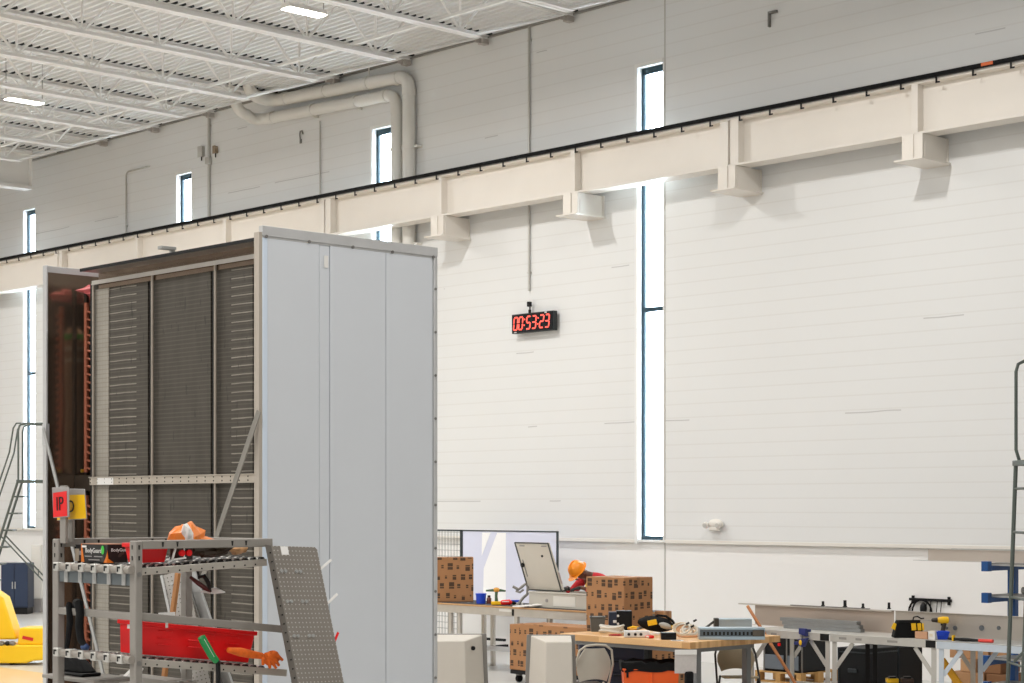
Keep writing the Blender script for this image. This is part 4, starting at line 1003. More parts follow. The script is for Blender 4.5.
for e0, e1 in (((0, 0), (1, 0)), ((1, 0), (1, 1)), ((1, 1), (0, 1)), ((0, 1), (0, 0))):
    m.bar(onlid(*e0, 0.004), onlid(*e1, 0.004), 0.016, 0.012, nl)
m.build('gasket', mat('dark_gasket', (70, 72, 70), 0.6, 0, 0), lid)
MB().cyl(onlid(0.06, 0.47, 0.0), onlid(0.06, 0.47, 0.03), 0.03, 12).build('latch', BLACK, lid)
MB().cyl(onlid(0.72, 0.27, 0.0), onlid(0.72, 0.27, 0.012), 0.016, 10).build('knob', BLACK, lid)
m = MB(); m.bar(onlid(0.09, 0.36, 0.004), onlid(0.09, 0.72, 0.004), 0.008, 0.008, nl); m.build('latch_rod', STEELD, lid)
for s_ in (0.2, 0.86):
    m = MB(); m.bar(onlid(s_ - 0.07, 0.06, 0.008), onlid(s_ + 0.07, 0.06, 0.008), 0.014, 0.014, nl); m.build('hinge', PLATE, lid)
m = MB(); m.bar(onlid(1.02, 0.62, -0.02), onlid(1.02, 0.86, -0.02), 0.03, 0.02, nl); m.build('side_handle', mat('pinkish_grey', (178, 160, 156), 0.5, 0, 0), lid)
# small tools
def drill(name, label, loc, rotz, body, dark, s=1.0):
    t = thing(name, label, 'drill', loc, rotz)
    t.scale = (s, s, s)
    MB().hull8([(-0.045, -0.038, 0), (0.06, -0.038, 0), (0.06, 0.038, 0), (-0.045, 0.038, 0)], [(-0.04, -0.033, 0.05), (0.05, -0.033, 0.05), (0.05, 0.033, 0.05), (-0.04, 0.033, 0.05)]).build('battery', dark, t, bev=0.006)
    MB().tube([(0.0, 0, 0.045), (0.008, 0, 0.09), (0.02, 0, 0.15)], [0.026, 0.022, 0.024], 12).build('handle', dark, t)
    MB().tube([(0.065, 0, 0.175), (0.055, 0, 0.175), (0.0, 0, 0.175), (-0.03, 0, 0.175), (-0.05, 0, 0.175)], [0.02, 0.036, 0.038, 0.032, 0.024], 14).build('motor_body', body, t)
    MB().tube([(-0.055, 0, 0.175), (-0.075, 0, 0.175), (-0.105, 0, 0.175), (-0.115, 0, 0.175)], [0.026, 0.024, 0.020, 0.010], 12).build('chuck', dark, t)
    MB().cyl((-0.115, 0, 0.175), (-0.19, 0, 0.175), 0.004, 6).build('bit', STEEL, t)
    MB().box(-0.018, 0.0, -0.008, 0.008, 0.12, 0.145).build('trigger', BLACK, t, bev=0.003)
    return t
DG = mat('dark_green_plastic', (70, 100, 72), 0.5, 0, 0.1)
p = on1(496.5, 0.12)
td = thing('drill_stand_tool', 'green and yellow T-handled power tool on the far workbench', 'power tool', p, TH)
MB().box(-0.075, 0.075, -0.045, 0.045, 0, 0.05).build('yellow_base', YEL, td, bev=0.01)
MB().tube([(0, 0, 0.05), (-0.005, 0, 0.12), (0.0, 0, 0.2)], [0.026, 0.02, 0.024], 12).build('green_grip', DG, td)
MB().ell((0, 0, 0.21), (0.05, 0.035, 0.035), 14, 8).build('yellow_hub', mat('ochre_plastic', (222, 160, 60), 0.5, 0, 0.05), td)
MB().tube([(-0.15, 0, 0.2), (-0.05, 0, 0.205), (0.05, 0, 0.205), (0.13, 0, 0.195)], [0.012, 0.02, 0.02, 0.012], 10).build('cross_handle', DG, td)
def small(name, label, cat, px, yl, w, h, d, m_, parts, rotz=TH):
    t = thing(name, label, cat, on1(px, yl), rotz)
    return t
p = on1(481, 0.2); t = thing('pot', 'small blue pot on the far workbench beside the printed carton', 'pot', p, TH)
MB().lathe([(0.065, 0), (0.075, 0.14), (0.07, 0.14), (0.06, 0.02)], (0, 0, 0), 16).build('pot', BLUE, t)
MB().lathe([(0.076, 0.125), (0.08, 0.13), (0.08, 0.142), (0.076, 0.145)], (0, 0, 0), 16).build('rim', BLUE, t)
p = on1(489, 0.28); t = thing('jar', 'small brown jar on the far workbench behind the blue pot', 'jar', p, TH)
MB().lathe([(0.03, 0), (0.034, 0.01), (0.034, 0.075), (0.02, 0.09), (0.02, 0.1)], (0, 0, 0), 14).build('jar', mat('brown_glass', (120, 62, 48), 0.3, 0, 0.1), t)
MB().lathe([(0.023, 0.095), (0.023, 0.115), (0.01, 0.118)], (0, 0, 0), 14).build('lid', BLACK, t)
p = on1(507, 0.12); t = thing('angle_tool', 'red corded hand tool with a black tip lying on the far workbench', 'hand tool', p, TH)
MB().tube([(-0.09, 0, 0.035), (-0.07, 0, 0.04), (0.04, 0, 0.045), (0.07, 0, 0.04)], [0.02, 0.035, 0.04, 0.02], 12).build('body', RED, t)
MB().tube([(0.07, 0, 0.04), (0.1, 0, 0.035), (0.13, 0, 0.03)], [0.02, 0.026, 0.012], 10).build('tip', BLACK, t)
MB().box(-0.07, 0.03, -0.043, -0.036, 0.05, 0.062).build('white_band', PAPER, t, bev=0.002)
p = on1(516, 0.3); t = thing('blue_file', 'thin blue strip lying above the white papers on the far workbench', 'tool', (p[0], p[1], BT + 0.04), TH)
MB().box(-0.07, 0.07, -0.02, 0.02, 0, 0.03).build('sleeve', BLUE, t, bev=0.006)
MB().box(-0.1, 0.1, -0.05, 0.05, -0.04, -0.001).build('white_case', PAPER, t, bev=0.005)
p = on1(530, 0.05); t = thing('paper_pile', 'loose white papers spread on the bench before the open enclosure', 'papers', (p[0], p[1], BT), TH)
for k, (dx_, dy_, a) in enumerate(((-0.14, 0.02, 0.2), (0.02, 0.0, -0.1), (0.13, -0.02, 0.3))):
    M_ = Matrix.Translation((dx_, dy_ - 0.02, 0.004 + k * 0.012)) @ Matrix.Rotation(a, 4, 'Z') @ Matrix.Scale(0.75, 4)
    MB().hull8([(-0.13, -0.06, 0), (0.13, -0.06, 0), (0.13, 0.05, 0), (-0.13, 0.05, 0)], [(-0.13, -0.06, 0.01), (0.13, -0.06, 0.008), (0.13, 0.05, 0.03), (-0.13, 0.05, 0.02)]).xf(M_).build('sheet', PAPER, t)
p = P(520, 592, 25.6); t = thing('locking_clamp', 'grey C-shaped locking clamp standing on the bench beside the enclosure lid', 'clamp', (p.x, p.y, BT + 0.016), TH)
hz = p.z - BT
MB().tube([(-0.1, 0, hz + 0.06), (-0.02, 0, hz + 0.02), (0.03, 0, hz + 0.06), (0.08, 0, hz + 0.1), (0.11, 0, hz + 0.05), (0.1, 0, hz - 0.05), (0.05, 0, hz - 0.09)], 0.02, 10).build('jaw', STEELD, t)
MB().tube([(0.05, 0, hz - 0.09), (0.0, 0, 0.05), (-0.02, 0, 0.0)], 0.02, 10).build('handle', STEELD, t)
MB().tube([(-0.06, 0, hz + 0.0), (0.0, 0, hz - 0.02), (0.05, 0, hz + 0.02)], 0.016, 10).build('lever', STEELD, t)
# ---- glossy board and mesh screen behind
by = 20.3
bx0, bx1 = PY(462, 530, by).x, PY(557.5, 530, by).x
bz1 = PY(510, 530.5, by).z; bz0 = 0.72
bd = thing('whiteboard', 'wide glossy pale board in a thin black frame standing behind the far workbench', 'whiteboard', (bx0, by, 0))
Lb = bx1 - bx0
g = G('glossy_board'); g.set(lin((222, 225, 244)), 0.08, 0.0); g.b.inputs['Coat Weight'].default_value = 0.6; g.b.inputs['Coat Roughness'].default_value = 0.03; BOARD = g.mat
MB().box(0.02, Lb - 0.02, 0.0, 0.012, bz0 + 0.02, bz1 - 0.02).build('panel', BOARD, bd)
MB().box(0, Lb, -0.01, 0.03, bz1 - 0.02, bz1).box(0, Lb, -0.01, 0.03, bz0, bz0 + 0.02).box(0, 0.022, -0.01, 0.03, bz0, bz1).box(Lb - 0.022, Lb, -0.01, 0.03, bz0, bz1).build('frame', mat('board_frame', (52, 60, 64), 0.45, 0.2, 0), bd, bev=0.004)
xa = PY(483, 560, by).x - bx0; xb = PY(506, 560, by).x - bx0
REFL = mat('painted_reflection_white', (250, 250, 250), 0.6, 0, 0)  # window reflection on the board, painted as flat white shapes
MB().prism([(xa, -0.003, bz0 + 0.02), (xb, -0.003, bz0 + 0.02), (xb, -0.003, bz1 - 0.04), (xa + 0.34, -0.003, bz1 - 0.04), (xa + 0.02, -0.003, bz1 - 0.62)], (0, 0.002, 0)).build('painted_reflection', REFL, bd)
MB().prism([(xa - 0.03, -0.003, bz1 - 0.42), (xa + 0.18, -0.003, bz1 - 0.04), (xa - 0.02, -0.003, bz1 - 0.04)], (0, 0.002, 0)).build('painted_reflection_corner', REFL, bd)
for px in (492, 548):
    xx = PY(px, 600, by).x - bx0
    MB().box(xx - 0.03, xx + 0.03, 0.0, 0.04, 0.06, bz0).build('post', BLACK, bd, bev=0.003)
    MB().box(xx - 0.03, xx + 0.03, -0.3, 0.34, 0.03, 0.08).build('foot', BLACK, bd, bev=0.004)
    MB().box(xx - 0.3, xx + 0.3, -0.02, 0.03, 0.16, 0.2).build('cross_foot', BLACK, bd, bev=0.003)
mx0, mx1 = PY(433, 531, by + 0.05).x, PY(461.5, 531, by + 0.05).x
ms = thing('wire_mesh_screen', 'thin black wire mesh screen standing next to the glossy board', 'mesh screen', (mx0, by + 0.05, 0))
Lm = mx1 - mx0
MB().box(0, Lm, -0.012, 0.012, bz1 - 0.025, bz1).box(0, 0.025, -0.012, 0.012, 0, bz1).box(Lm - 0.025, Lm, -0.012, 0.012, 0, bz1).box(0, Lm, -.012, .012, .1, .125).build('frame', mat('board_frame', (52, 60, 64)), ms)
MESHW = mat('mesh_wire', (120, 122, 120), 0.5, 0.3, 0)
m = MB(); q = 0.08
while q < Lm - 0.03: m.box(q - 0.003, q + 0.003, -0.003, 0.003, 0.12, bz1 - 0.02); q += 0.075
q = 0.2
while q < bz1 - 0.03: m.box(0.02, Lm - 0.02, -0.0035, 0.0035, q - 0.003, q + 0.003); q += 0.1
m.build('mesh', MESHW, ms, smooth=False)
# ================================================================== PERSON
SKIN = mat('dark_skin', (110, 72, 54), 0.5, 0, 0.05, 8)
HOOD = mat('red_hoodie', (206, 44, 52), 0.85, 0, 0.1, 10)
TROU = mat('dark_trousers', (46, 50, 62), 0.85, 0, 0.1, 10)
GLV = mat('black_glove', (26, 30, 28), 0.7, 0, 0.1, 10)
def skin(name, pts, edges, root, m_, parent, sub=2):
    me = bpy.data.meshes.new(name)
    names = list(pts); ix = {n_: i for i, n_ in enumerate(names)}
    me.from_pydata([pts[n_][0] for n_ in names], [(ix[a], ix[b]) for a, b in edges], []); me.update()
    o = bpy.data.objects.new(name, me); COL.objects.link(o); o.parent = parent
    o.modifiers.new('skin', 'SKIN')
    for i, n_ in enumerate(names):
        r = pts[n_][1]
        me.skin_vertices[0].data[i].radius = r if isinstance(r, tuple) else (r, r)
        me.skin_vertices[0].data[i].use_root = (n_ == root)
    md = o.modifiers.new('sub', 'SUBSURF'); md.levels = sub; md.render_levels = sub
    dg = bpy.context.evaluated_depsgraph_get()
    m2 = bpy.data.meshes.new_from_object(o.evaluated_get(dg))
    for p_ in m2.polygons: p_.use_smooth = True
    o.modifiers.clear(); o.data = m2; m2.name = name
    m2.materials.clear(); m2.materials.append(m_)
    return o
hp_ = PY(579, 573, 18.3)
ppx = hp_.x
pe = thing('person', 'person in an orange hard hat and red hoodie bending over the far workbench', 'person', (ppx, 18.98, 0))
hz_ = hp_.z
J = {
 'pelvis': ((0, 0, 0.93), (0.15, 0.11)), 'waist': ((0, -0.10, 1.06), (0.14, 0.10)), 'chest': ((0, -0.28, 1.24), (0.16, 0.115)), 'upper': ((0, -0.41, 1.33), (0.13, 0.09)),
 'neck': ((0, -0.52, hz_ - 0.03), 0.055), 'head0': ((0, -0.60, hz_ - 0.02), (0.075, 0.085)), 'head1': ((0, -0.69, hz_ + 0.03), (0.082, 0.095)), 'head2': ((0, -0.75, hz_ + 0.06), (0.06, 0.07)),
 'hipL': ((0.1, 0.02, 0.87), 0.095), 'kneeL': ((0.12, -0.04, 0.49), 0.06), 'ankL': ((0.12, 0.03, 0.1), 0.042), 'toeL': ((0.13, -0.13, 0.04), (0.045, 0.03)),
 'hipR': ((-0.1, 0.02, 0.87), 0.095), 'kneeR': ((-0.12, -0.02, 0.49), 0.06), 'ankR': ((-0.12, 0.05, 0.1), 0.042), 'toeR': ((-0.13, -0.11, 0.04), (0.045, 0.03)),
 'shR': ((-0.18, -0.40, 1.31), 0.055), 'elR': ((-0.27, -0.58, 1.10), 0.042), 'wrR': ((-0.10, -0.80, 1.205), 0.028),
 'shL': ((0.18, -0.40, 1.31), 0.055), 'elL': ((0.30, -0.60, 1.13), 0.042), 'wrL': ((0.16, -0.80, 1.215), 0.028),
}
E = [('pelvis', 'waist'), ('waist', 'chest'), ('chest', 'upper'), ('upper', 'neck'), ('neck', 'head0'), ('head0', 'head1'), ('head1', 'head2'), ('pelvis', 'hipL'), ('hipL', 'kneeL'), ('kneeL', 'ankL'), ('ankL', 'toeL'),
     ('pelvis', 'hipR'), ('hipR', 'kneeR'), ('kneeR', 'ankR'), ('ankR', 'toeR'), ('upper', 'shR'), ('shR', 'elR'), ('elR', 'wrR'), ('upper', 'shL'), ('shL', 'elL'), ('elL', 'wrL')]
for sd, w0, dirx in (('R', Vector((-0.10, -0.80, 1.205)), 0.35), ('L', Vector((0.16, -0.80, 1.215)), -0.25)):
    d_ = Vector((dirx, -0.9, -0.15)).normalized(); sdv = Vector((0.93, dirx, 0)).normalized()
    J['palm' + sd] = (tuple(w0 + d_ * 0.06), (0.038, 0.018)); E.append(('wr' + sd, 'palm' + sd))
    for k, (o_, ln_) in enumerate(((-0.033, 0.07), (-0.011, 0.082), (0.011, 0.078), (0.033, 0.06))):
        b0 = w0 + d_ * 0.10 + sdv * o_; b1 = b0 + d_ * ln_ * 0.5 + Vector((0, 0, -0.006)); b2 = b0 + d_ * ln_ * 0.85 + Vector((0, 0, -0.028))
        J['f%d0%s' % (k, sd)] = (tuple(b0), 0.0095); J['f%d1%s' % (k, sd)] = (tuple(b1), 0.0088); J['f%d2%s' % (k, sd)] = (tuple(b2), 0.007)
        E += [('palm' + sd, 'f%d0%s' % (k, sd)), ('f%d0%s' % (k, sd), 'f%d1%s' % (k, sd)), ('f%d1%s' % (k, sd), 'f%d2%s' % (k, sd))]
    ts = 1 if sd == 'R' else -1
    t0_ = w0 + d_ * 0.045 + sdv * 0.04 * ts; t1_ = t0_ + d_ * 0.04 + sdv * 0.028 * ts + Vector((0, 0, -0.012))
    J['t0' + sd] = (tuple(t0_), 0.0105); J['t1' + sd] = (tuple(t1_), 0.008); E += [('palm' + sd, 't0' + sd), ('t0' + sd, 't1' + sd)]
skin('body', J, E, 'pelvis', SKIN, pe)
def cloth(name, keys, edges, root, grow, m_, extra=None):
    pts = {}
    for k in keys:
        c_, r_ = J[k]; pts[k] = (c_, tuple(v + grow for v in r_) if isinstance(r_, tuple) else r_ + grow)
    if extra: pts.update(extra)
    return skin(name, pts, edges, root, m_, pe)
hd = cloth('hoodie', ['waist', 'chest', 'upper', 'shR', 'elR', 'shL', 'elL'], [('hem', 'waist'), ('waist', 'chest'), ('chest', 'upper'), ('upper', 'shR'), ('shR', 'elR'), ('elR', 'cuffR'), ('upper', 'shL'), ('shL', 'elL'), ('elL', 'cuffL'), ('upper', 'collar')], 'waist', 0.022, HOOD,
      {'hem': ((0, 0.0, 0.96), (0.175, 0.135)), 'cuffR': ((-0.13, -0.76, 1.185), 0.042), 'cuffL': ((0.19, -0.765, 1.2), 0.042), 'collar': ((0, -0.50, hz_ - 0.02), 0.082)})
cloth('trousers', ['pelvis', 'hipL', 'kneeL', 'hipR', 'kneeR'], [('pelvis', 'hipL'), ('hipL', 'kneeL'), ('kneeL', 'hemL'), ('pelvis', 'hipR'), ('hipR', 'kneeR'), ('kneeR', 'hemR')], 'pelvis', 0.02, TROU,
      {'hemL': ((0.12, 0.02, 0.1), 0.07), 'hemR': ((-0.12, 0.04, 0.1), 0.07)})
for sx_ in (-1, 1):
    oy = 0.02 if sx_ == 1 else 0.04
    MB().hull8([(sx_ * 0.125 - 0.05, oy - 0.22, 0), (sx_ * 0.125 + 0.05, oy - 0.22, 0), (sx_ * 0.125 + 0.045, oy + 0.07, 0), (sx_ * 0.125 - 0.045, oy + 0.07, 0)],
               [(sx_ * 0.125 - 0.04, oy - 0.19, 0.06), (sx_ * 0.125 + 0.04, oy - 0.19, 0.06), (sx_ * 0.125 + 0.045, oy + 0.06, 0.13), (sx_ * 0.125 - 0.045, oy + 0.06, 0.13)]).build('boot', RUBBER, pe, bev=0.02, seg=3)
for sd in ('R', 'L'):
    ks = [k for k in J if k.endswith(sd) and (k[0] == 'f' or k.startswith('t0') or k.startswith('t1') or k.startswith('palm') or k.startswith('wr'))]
    es = [e for e in E if e[0] in ks and e[1] in ks]
    cloth('glove', ks, es, 'palm' + sd, 0.003, GLV)
HC = Vector((0, -0.70, hz_ + 0.035))
RM = Matrix.Rotation(math.radians(48), 3, 'X') @ Matrix.Rotation(math.radians(-10), 3, 'Y')
HATM = mat('hard_hat_orange', (255, 152, 30), 0.35, 0, 0.03, 4)
ht = MB().lathe([(0.150, 0.0), (0.150, 0.008), (0.128, 0.012), (0.124, 0.05), (0.108, 0.095), (0.075, 0.128), (0.035, 0.143), (0.002, 0.147)], HC, 24, RM).build('hard_hat', HATM, pe)
MB().ell(HC + RM @ Vector((0, -0.135, 0.006)), (0.10, 0.065, 0.007), 16, 6, RM).build('hat_peak', HATM, ht)
m = MB(); m.tube([HC + RM @ Vector((0, 0.12 * math.cos(a) , 0.012 + 0.142 * math.sin(a))) for a in [PI * i / 10 for i in range(1, 10)]], 0.012, 8); m.build('hat_ridge', HATM, ht)
# face looks down and forward
FM = Matrix.Rotation(math.radians(50), 3, 'X')
fc = Vector((0, -0.70, hz_ + 0.02))
MB().ell(fc + FM @ Vector((0, -0.098, -0.035)), (0.014, 0.02, 0.02), 10, 6, FM).build('nose', SKIN, pe)
for s_ in (-1, 1):
    MB().ell(fc + FM @ Vector((s_ * 0.032, -0.088, -0.01)), (0.013, 0.008, 0.008), 10, 6, FM).build('eye', mat('eye_white', (224, 220, 214), 0.3, 0, 0), pe)
    MB().ell(fc + FM @ Vector((s_ * 0.082, -0.005, -0.03)), (0.012, 0.02, 0.03), 10, 6, FM).build('ear', SKIN, pe)
MB().ell(fc + FM @ Vector((0, -0.085, -0.075)), (0.026, 0.010, 0.009), 10, 6, FM).build('mouth', mat('lip', (120, 66, 60), 0.4, 0, 0), pe)
MB().tube([(0.05, -0.55, 1.3), (0.04, -0.58, 1.22), (0.03, -0.6, 1.16)], [0.014, 0.016, 0.012], 8).build('yellow_lanyard', YEL, pe)
# ================================================================== CARTONS BY THE BENCHES
zc_ = 22.4
q = P(624, 505, zc_)
cw1, cd1 = 0.64, 0.52
hb = H - (578 - CY) * zc_ / FPX
carton('carton', 'largest printed brown carton, stacked tall beside the bending person', (q.x - cw1, q.y, 0.74), cw1, cd1, hb - 0.74)
carton('carton', 'printed brown carton on the floor carrying the largest carton', (q.x - 0.70, q.y - 0.02, 0.0), 1.02, 0.80, 0.738)
carton('carton', 'small plain brown carton showing just past the yellow tool bag', (q.x + 0.335, q.y + 0.25, 0.74), 0.3, 0.25, hb - 1.29, KRAFT) if False else None
q2 = P(653, 611, 22.9)
carton('carton', 'small plain carton standing behind the yellow and black tool bag', (q2.x + 0.01, q2.y + 0.02, 0.74), 0.15, 0.15, q2.z - 0.74, KRAFT)
py_ = 16.85
xa, xb, xc_ = PY(508, 640, py_).x, PY(519.5, 640, py_).x, PY(592, 640, py_).x
dl = thing('floor_dolly', 'low black wheeled dolly under the long printed carton', 'dolly', (xa, py_, 0))
MB().box(0.02, xc_ - xa - 0.02, 0.02, 0.5, 0.11, 0.165).build('deck', BLACK, dl, bev=0.006)
for k in range(2):
    for r2_ in range(2):
        cxx, cyy = 0.12 + k * (xc_ - xa - 0.24), 0.09 + r2_ * 0.34
        cs_ = MB().cyl((cxx - 0.02, cyy, 0.05), (cxx + 0.02, cyy, 0.05), 0.05, 14).build('wheel', RUBBER, dl)
        MB().box(cxx - 0.03, cxx + 0.03, cyy - 0.03, cyy + 0.03, 0.085, 0.11).build('fork', STEELD, cs_)
carton('carton', 'narrow printed carton standing at the end of the dolly under the far workbench', (xa + 0.01, py_ + 0.02, 0.167), xb - xa - 0.02, 0.45, 0.60, KPRINT, 0)
carton('carton', 'long printed carton lying on the black dolly in front of the far workbench', (xb, py_, 0.167), xc_ - xb, 0.46, 0.615, KPRINT, 0)
# ================================================================== CABINET COVERS STANDING ON THE FLOOR
GREYP = mat('cabinet_cover_paint', (208, 201, 190), 0.45, 0, 0.03, 3)
GREYD = mat('cabinet_flange_grey', (136, 132, 126), 0.5, 0.1, 0.03, 3)
def cover(name, label, pxl, pxr, pyt, z, fl, fr, lock, side, skew=0.0, grp=None):
    """pxl..pxr: flange extent, fl..fr: face extent (pixels at depth z)"""
    s_ = S(z); t = T(name, label, 'cabinet cover', pxl, None, z); zt_ = H - (pyt - CY) * s_
    w_ = (pxr - pxl) * s_; a0, a1 = (fl - pxl) * s_, (fr - pxl) * s_
    MB().prism([(0 - skew, 0.3, 0), (w_ + skew, 0.3, 0), (w_, 0.3, zt_ - 0.03), (0, 0.3, zt_ - 0.03)], (0, 0.05, 0)).build('rear_flange', GREYD, t, bev=0.004)
    MB().hull8([(a0 - skew * .6, 0, 0), (a1 + skew * .6, 0, 0), (w_ - 0.03 + skew, 0.3, 0), (0.03 - skew, 0.3, 0)][::1],
               [(a0, 0, zt_ - 0.08), (a1, 0, zt_ - 0.08), (w_ - 0.04, 0.3, zt_ - 0.035), (0.04, 0.3, zt_ - 0.035)]).build('hood', GREYP, t, bev=0.012, seg=3)
    if lock:
        q_ = Vector(((a1 + w_) / 2 - 0.04, 0.13, zt_ - 0.16))
        MB().cyl(q_ + Vector((-0.02, 0.02, 0)), q_ + Vector((0.02, -0.03, 0)), 0.022, 12).build('lock', BLACK, t)
    MB().box(a0 + 0.03, a1 - 0.03, 0.006, 0.016, 0.05, 0.09).build('bottom_lip', GREYD, t)
    return t
cover('cabinet_cover', 'pale grey flared cabinet cover standing beside the pale tall panel, with a black lock', 426, 486, 633, 18.3, 431, 465, True, 1, 0.035)
cover('cabinet_cover', 'pale grey flared cabinet cover standing at the end of the wooden bench', 527, 576, 634, 18.6, 546, 572, False, -1, 0.035)
# ================================================================== WOODEN BENCH
bz = 0.92
K_, L_c, R_c = PZ(690, 642.5, bz), PZ(560, 633.2, bz), PZ(785, 639.5, bz)
e1 = (L_c - K_); len1 = e1.length; e1n = e1.normalized()
e2n = Vector((0, 0, 1)).cross(e1n); 
if e2n.dot(R_c - K_) < 0: e2n = -e2n
len2 = 1.50
ang = math.atan2(-e1n.y, -e1n.x)
# local frame: x from L corner to K corner, y away from viewer
wt = thing('butcher_block_bench', 'wooden butcher-block workbench on a grey steel frame covered in parts', 'workbench', (L_c.x, L_c.y, 0), ang)
g = G('butcher_block'); x, y, z = g.xyz()
st_, sc_ = g.white(g.comb(g.m('FLOOR', g.m('DIVIDE', y, 0.045)), g.m('FLOOR', g.m('DIVIDE', x, 0.6)), 0.0))
g.set(g.mix(st_, lin((196, 146, 92)), lin((232, 190, 136))), 0.5, 0); BUTCH = g.mat
MB().box(0, len1, 0, len2, bz - 0.07, bz).build('top', BUTCH, wt, bev=0.005)
LEGM = mat('bench_leg_steel', (128, 130, 130), 0.45, 0.4, 0.06, 8)
for bb_ in ((0.08, len1 - 0.04, 0.05, 0.08), (len1 - 0.07, len1 - 0.04, 0.085, len2 - 0.40), (0.08, 0.11, 0.085, len2 - .05)):
    MB().box(*bb_, bz - .115, bz - .071).build('apron', LEGM, wt, bev=0.003)
for (lx_, ly_, mm) in ((0.07, 0.06, BLACK), (0.07, len2 - 0.12, BLACK), (len1 - 0.10, 0.22, LEGM), (len1 - 0.10, len2 - 0.46, LEGM)):
    lg = MB().box(lx_ - 0.035, lx_ + 0.035, ly_ - 0.035, ly_ - 0.03, 0.02, bz - 0.071).box(lx_ - 0.035, lx_ - 0.03, ly_ - 0.035, ly_ + 0.035, 0.02, bz - 0.071).box(lx_ + 0.03, lx_ + 0.035, ly_ - 0.035, ly_ + 0.035, 0.02, bz - 0.071).build('leg', mm, wt, bev=0.002)
    MB().box(lx_ - 0.05, lx_ + 0.05, ly_ - 0.05, ly_ + 0.05, 0.0, 0.02).build('foot', mm, lg)
def onw(px, py):
    q_ = PZ(px, py, bz); q_.z = bz + 0.001; return q_
# things on the wooden bench
t = thing('camera_case', 'black and navy boxed device with white knobs on the wooden bench', 'device', onw(619, 631.5), TH)
s_ = S(20.6)
MB().box(-0.115, -0.03, -0.05, 0.12, 0.0, 0.22).build('navy_half', NAVY, t, bev=0.008)
MB().box(-0.03, 0.145, -0.06, 0.12, 0.0, 0.235).build('black_half', BLACK, t, bev=0.008)
for zz in (0.09, 0.18):
    MB().cyl((-0.015, -0.06, zz), (-0.015, -0.075, zz), 0.014, 10).build('white_knob', PAPER, t)
MB().box(-0.07, -0.03, -0.06, -0.05, 0.10, 0.13).build('white_tab', PAPER, t, bev=0.004)
t = thing('parts_tray', 'dark grey metal tray at the corner of the wooden bench behind the white cable', 'tray', onw(600, 631.5), TH)
MB().tray(-0.11, 0.055, -0.06, 0.12, 0.0, 0.17, 0.006, 0.01, 0.006).build('tray', mat('tray_grey', (96, 98, 96), 0.5, 0.3, 0.08), t, bev=0.002)
MB().box(-0.09, 0.035, -0.04, 0.1, 0.14, 0.165).build('foam_insert', mat('pale_foam', (176, 176, 170), 0.8, 0, 0.1), t, bev=0.006)
t = thing('cable_coil', 'coiled white cable lying on the wooden bench', 'cable', onw(612, 634), TH)
CAB = mat('white_cable', (222, 218, 206), 0.5, 0, 0.05)
for k, (r1, zz) in enumerate(((0.135, 0.03), (0.12, 0.055), (0.128, 0.08))):
    MB().tube([(r1 * math.cos(a), r1 * 0.8 * math.sin(a) + 0.03, zz + 0.012 * math.sin(2 * a + k)) for a in [2 * PI * i / 20 for i in range(20)]], 0.014, 8, True).build('coil_turn', CAB, t)
t = thing('red_marker', 'thin dark red tool lying before the white cable coil', 'tool', onw(615, 636.3), TH)
MB().tube([(-0.07, 0, 0.012), (-0.03, 0, 0.014), (0.05, 0, 0.014), (0.08, 0, 0.01)], [0.006, 0.012, 0.012, 0.004], 8).build('handle', mat('deep_red', (170, 40, 40), 0.5, 0, 0.1), t)
MB().cyl((0.08, 0, 0.01), (0.12, 0, 0.01), 0.004, 6).build('tip', BLACK, t)
t = thing('connector_strip', 'white connector block with black sockets on the wooden bench', 'connector block', onw(637, 637.5), TH)
MB().box(-0.14, 0.14, -0.03, 0.04, 0.0, 0.075).build('block', PAPER, t, bev=0.012, seg=3)
for q in (-0.09, -0.02, 0.04):
    MB().cyl((q, -0.03, 0.035), (q, -0.036, 0.035), 0.016, 12).build('socket', BLACK, t)
MB().box(0.09, 0.14, -0.05, -0.03, 0.0, 0.025).build('orange_tab', ORANGE, t, bev=0.004)
t = thing('cable_plug', 'small red plug lying on the wooden bench by the white connector block', 'plug', onw(649, 638.6), TH)
MB().lathe([(0.018, 0), (0.018, 0.04), (0.01, 0.055)], (0, 0, 0.018), 12, Matrix.Rotation(PI / 2, 3, 'Y')).build('cap', RED, t)
MB().lathe([(0.01, -0.03), (0.01, 0.0)], (0, 0, 0.018), 10, Matrix.Rotation(PI / 2, 3, 'Y')).build('stem', PAPER, t)
t = thing('tool_bag', 'black and yellow soft tool bag lying on the wooden bench', 'tool bag', onw(658, 634), TH)
random.seed(11)
MB().ell((-0.02, 0.04, 0.108), (0.20, 0.10, 0.085), 18, 9, Matrix.Rotation(0.12, 3, 'Y'), 0.06).build('bag', RUBBER, t)
m = MB(); m.bar((-0.12, -0.07, 0.12), (-0.02, -0.08, 0.14), 0.06, 0.012, (0, -1, 0)); m.build('yellow_panel', YEL, t, bev=0.004)
MB().ell((0.07, -0.035, 0.095), (0.085, 0.04, 0.035), 12, 7, Matrix.Rotation(0.3, 3, 'Y'), 0.08).build('clear_pouch', mat('pouch_grey', (186, 184, 176), 0.4, 0, 0.2, 30), t)
MB().ell((0.165, -0.02, 0.075), (0.03, 0.03, 0.022), 10, 6, None, 0.08).build('yellow_end', YEL, t)
MB().tube([(-0.06, 0.03, 0.165), (0.0, 0.02, 0.205), (0.09, 0.02, 0.195), (0.16, 0.02, 0.145), (0.19, 0.02, 0.10)], 0.014, 8).build('strap', RUBBER, t)
t = thing('pliers_pile', 'small yellow-gripped pliers in front of the black boxed device', 'pliers', onw(631.5, 633.5), TH)
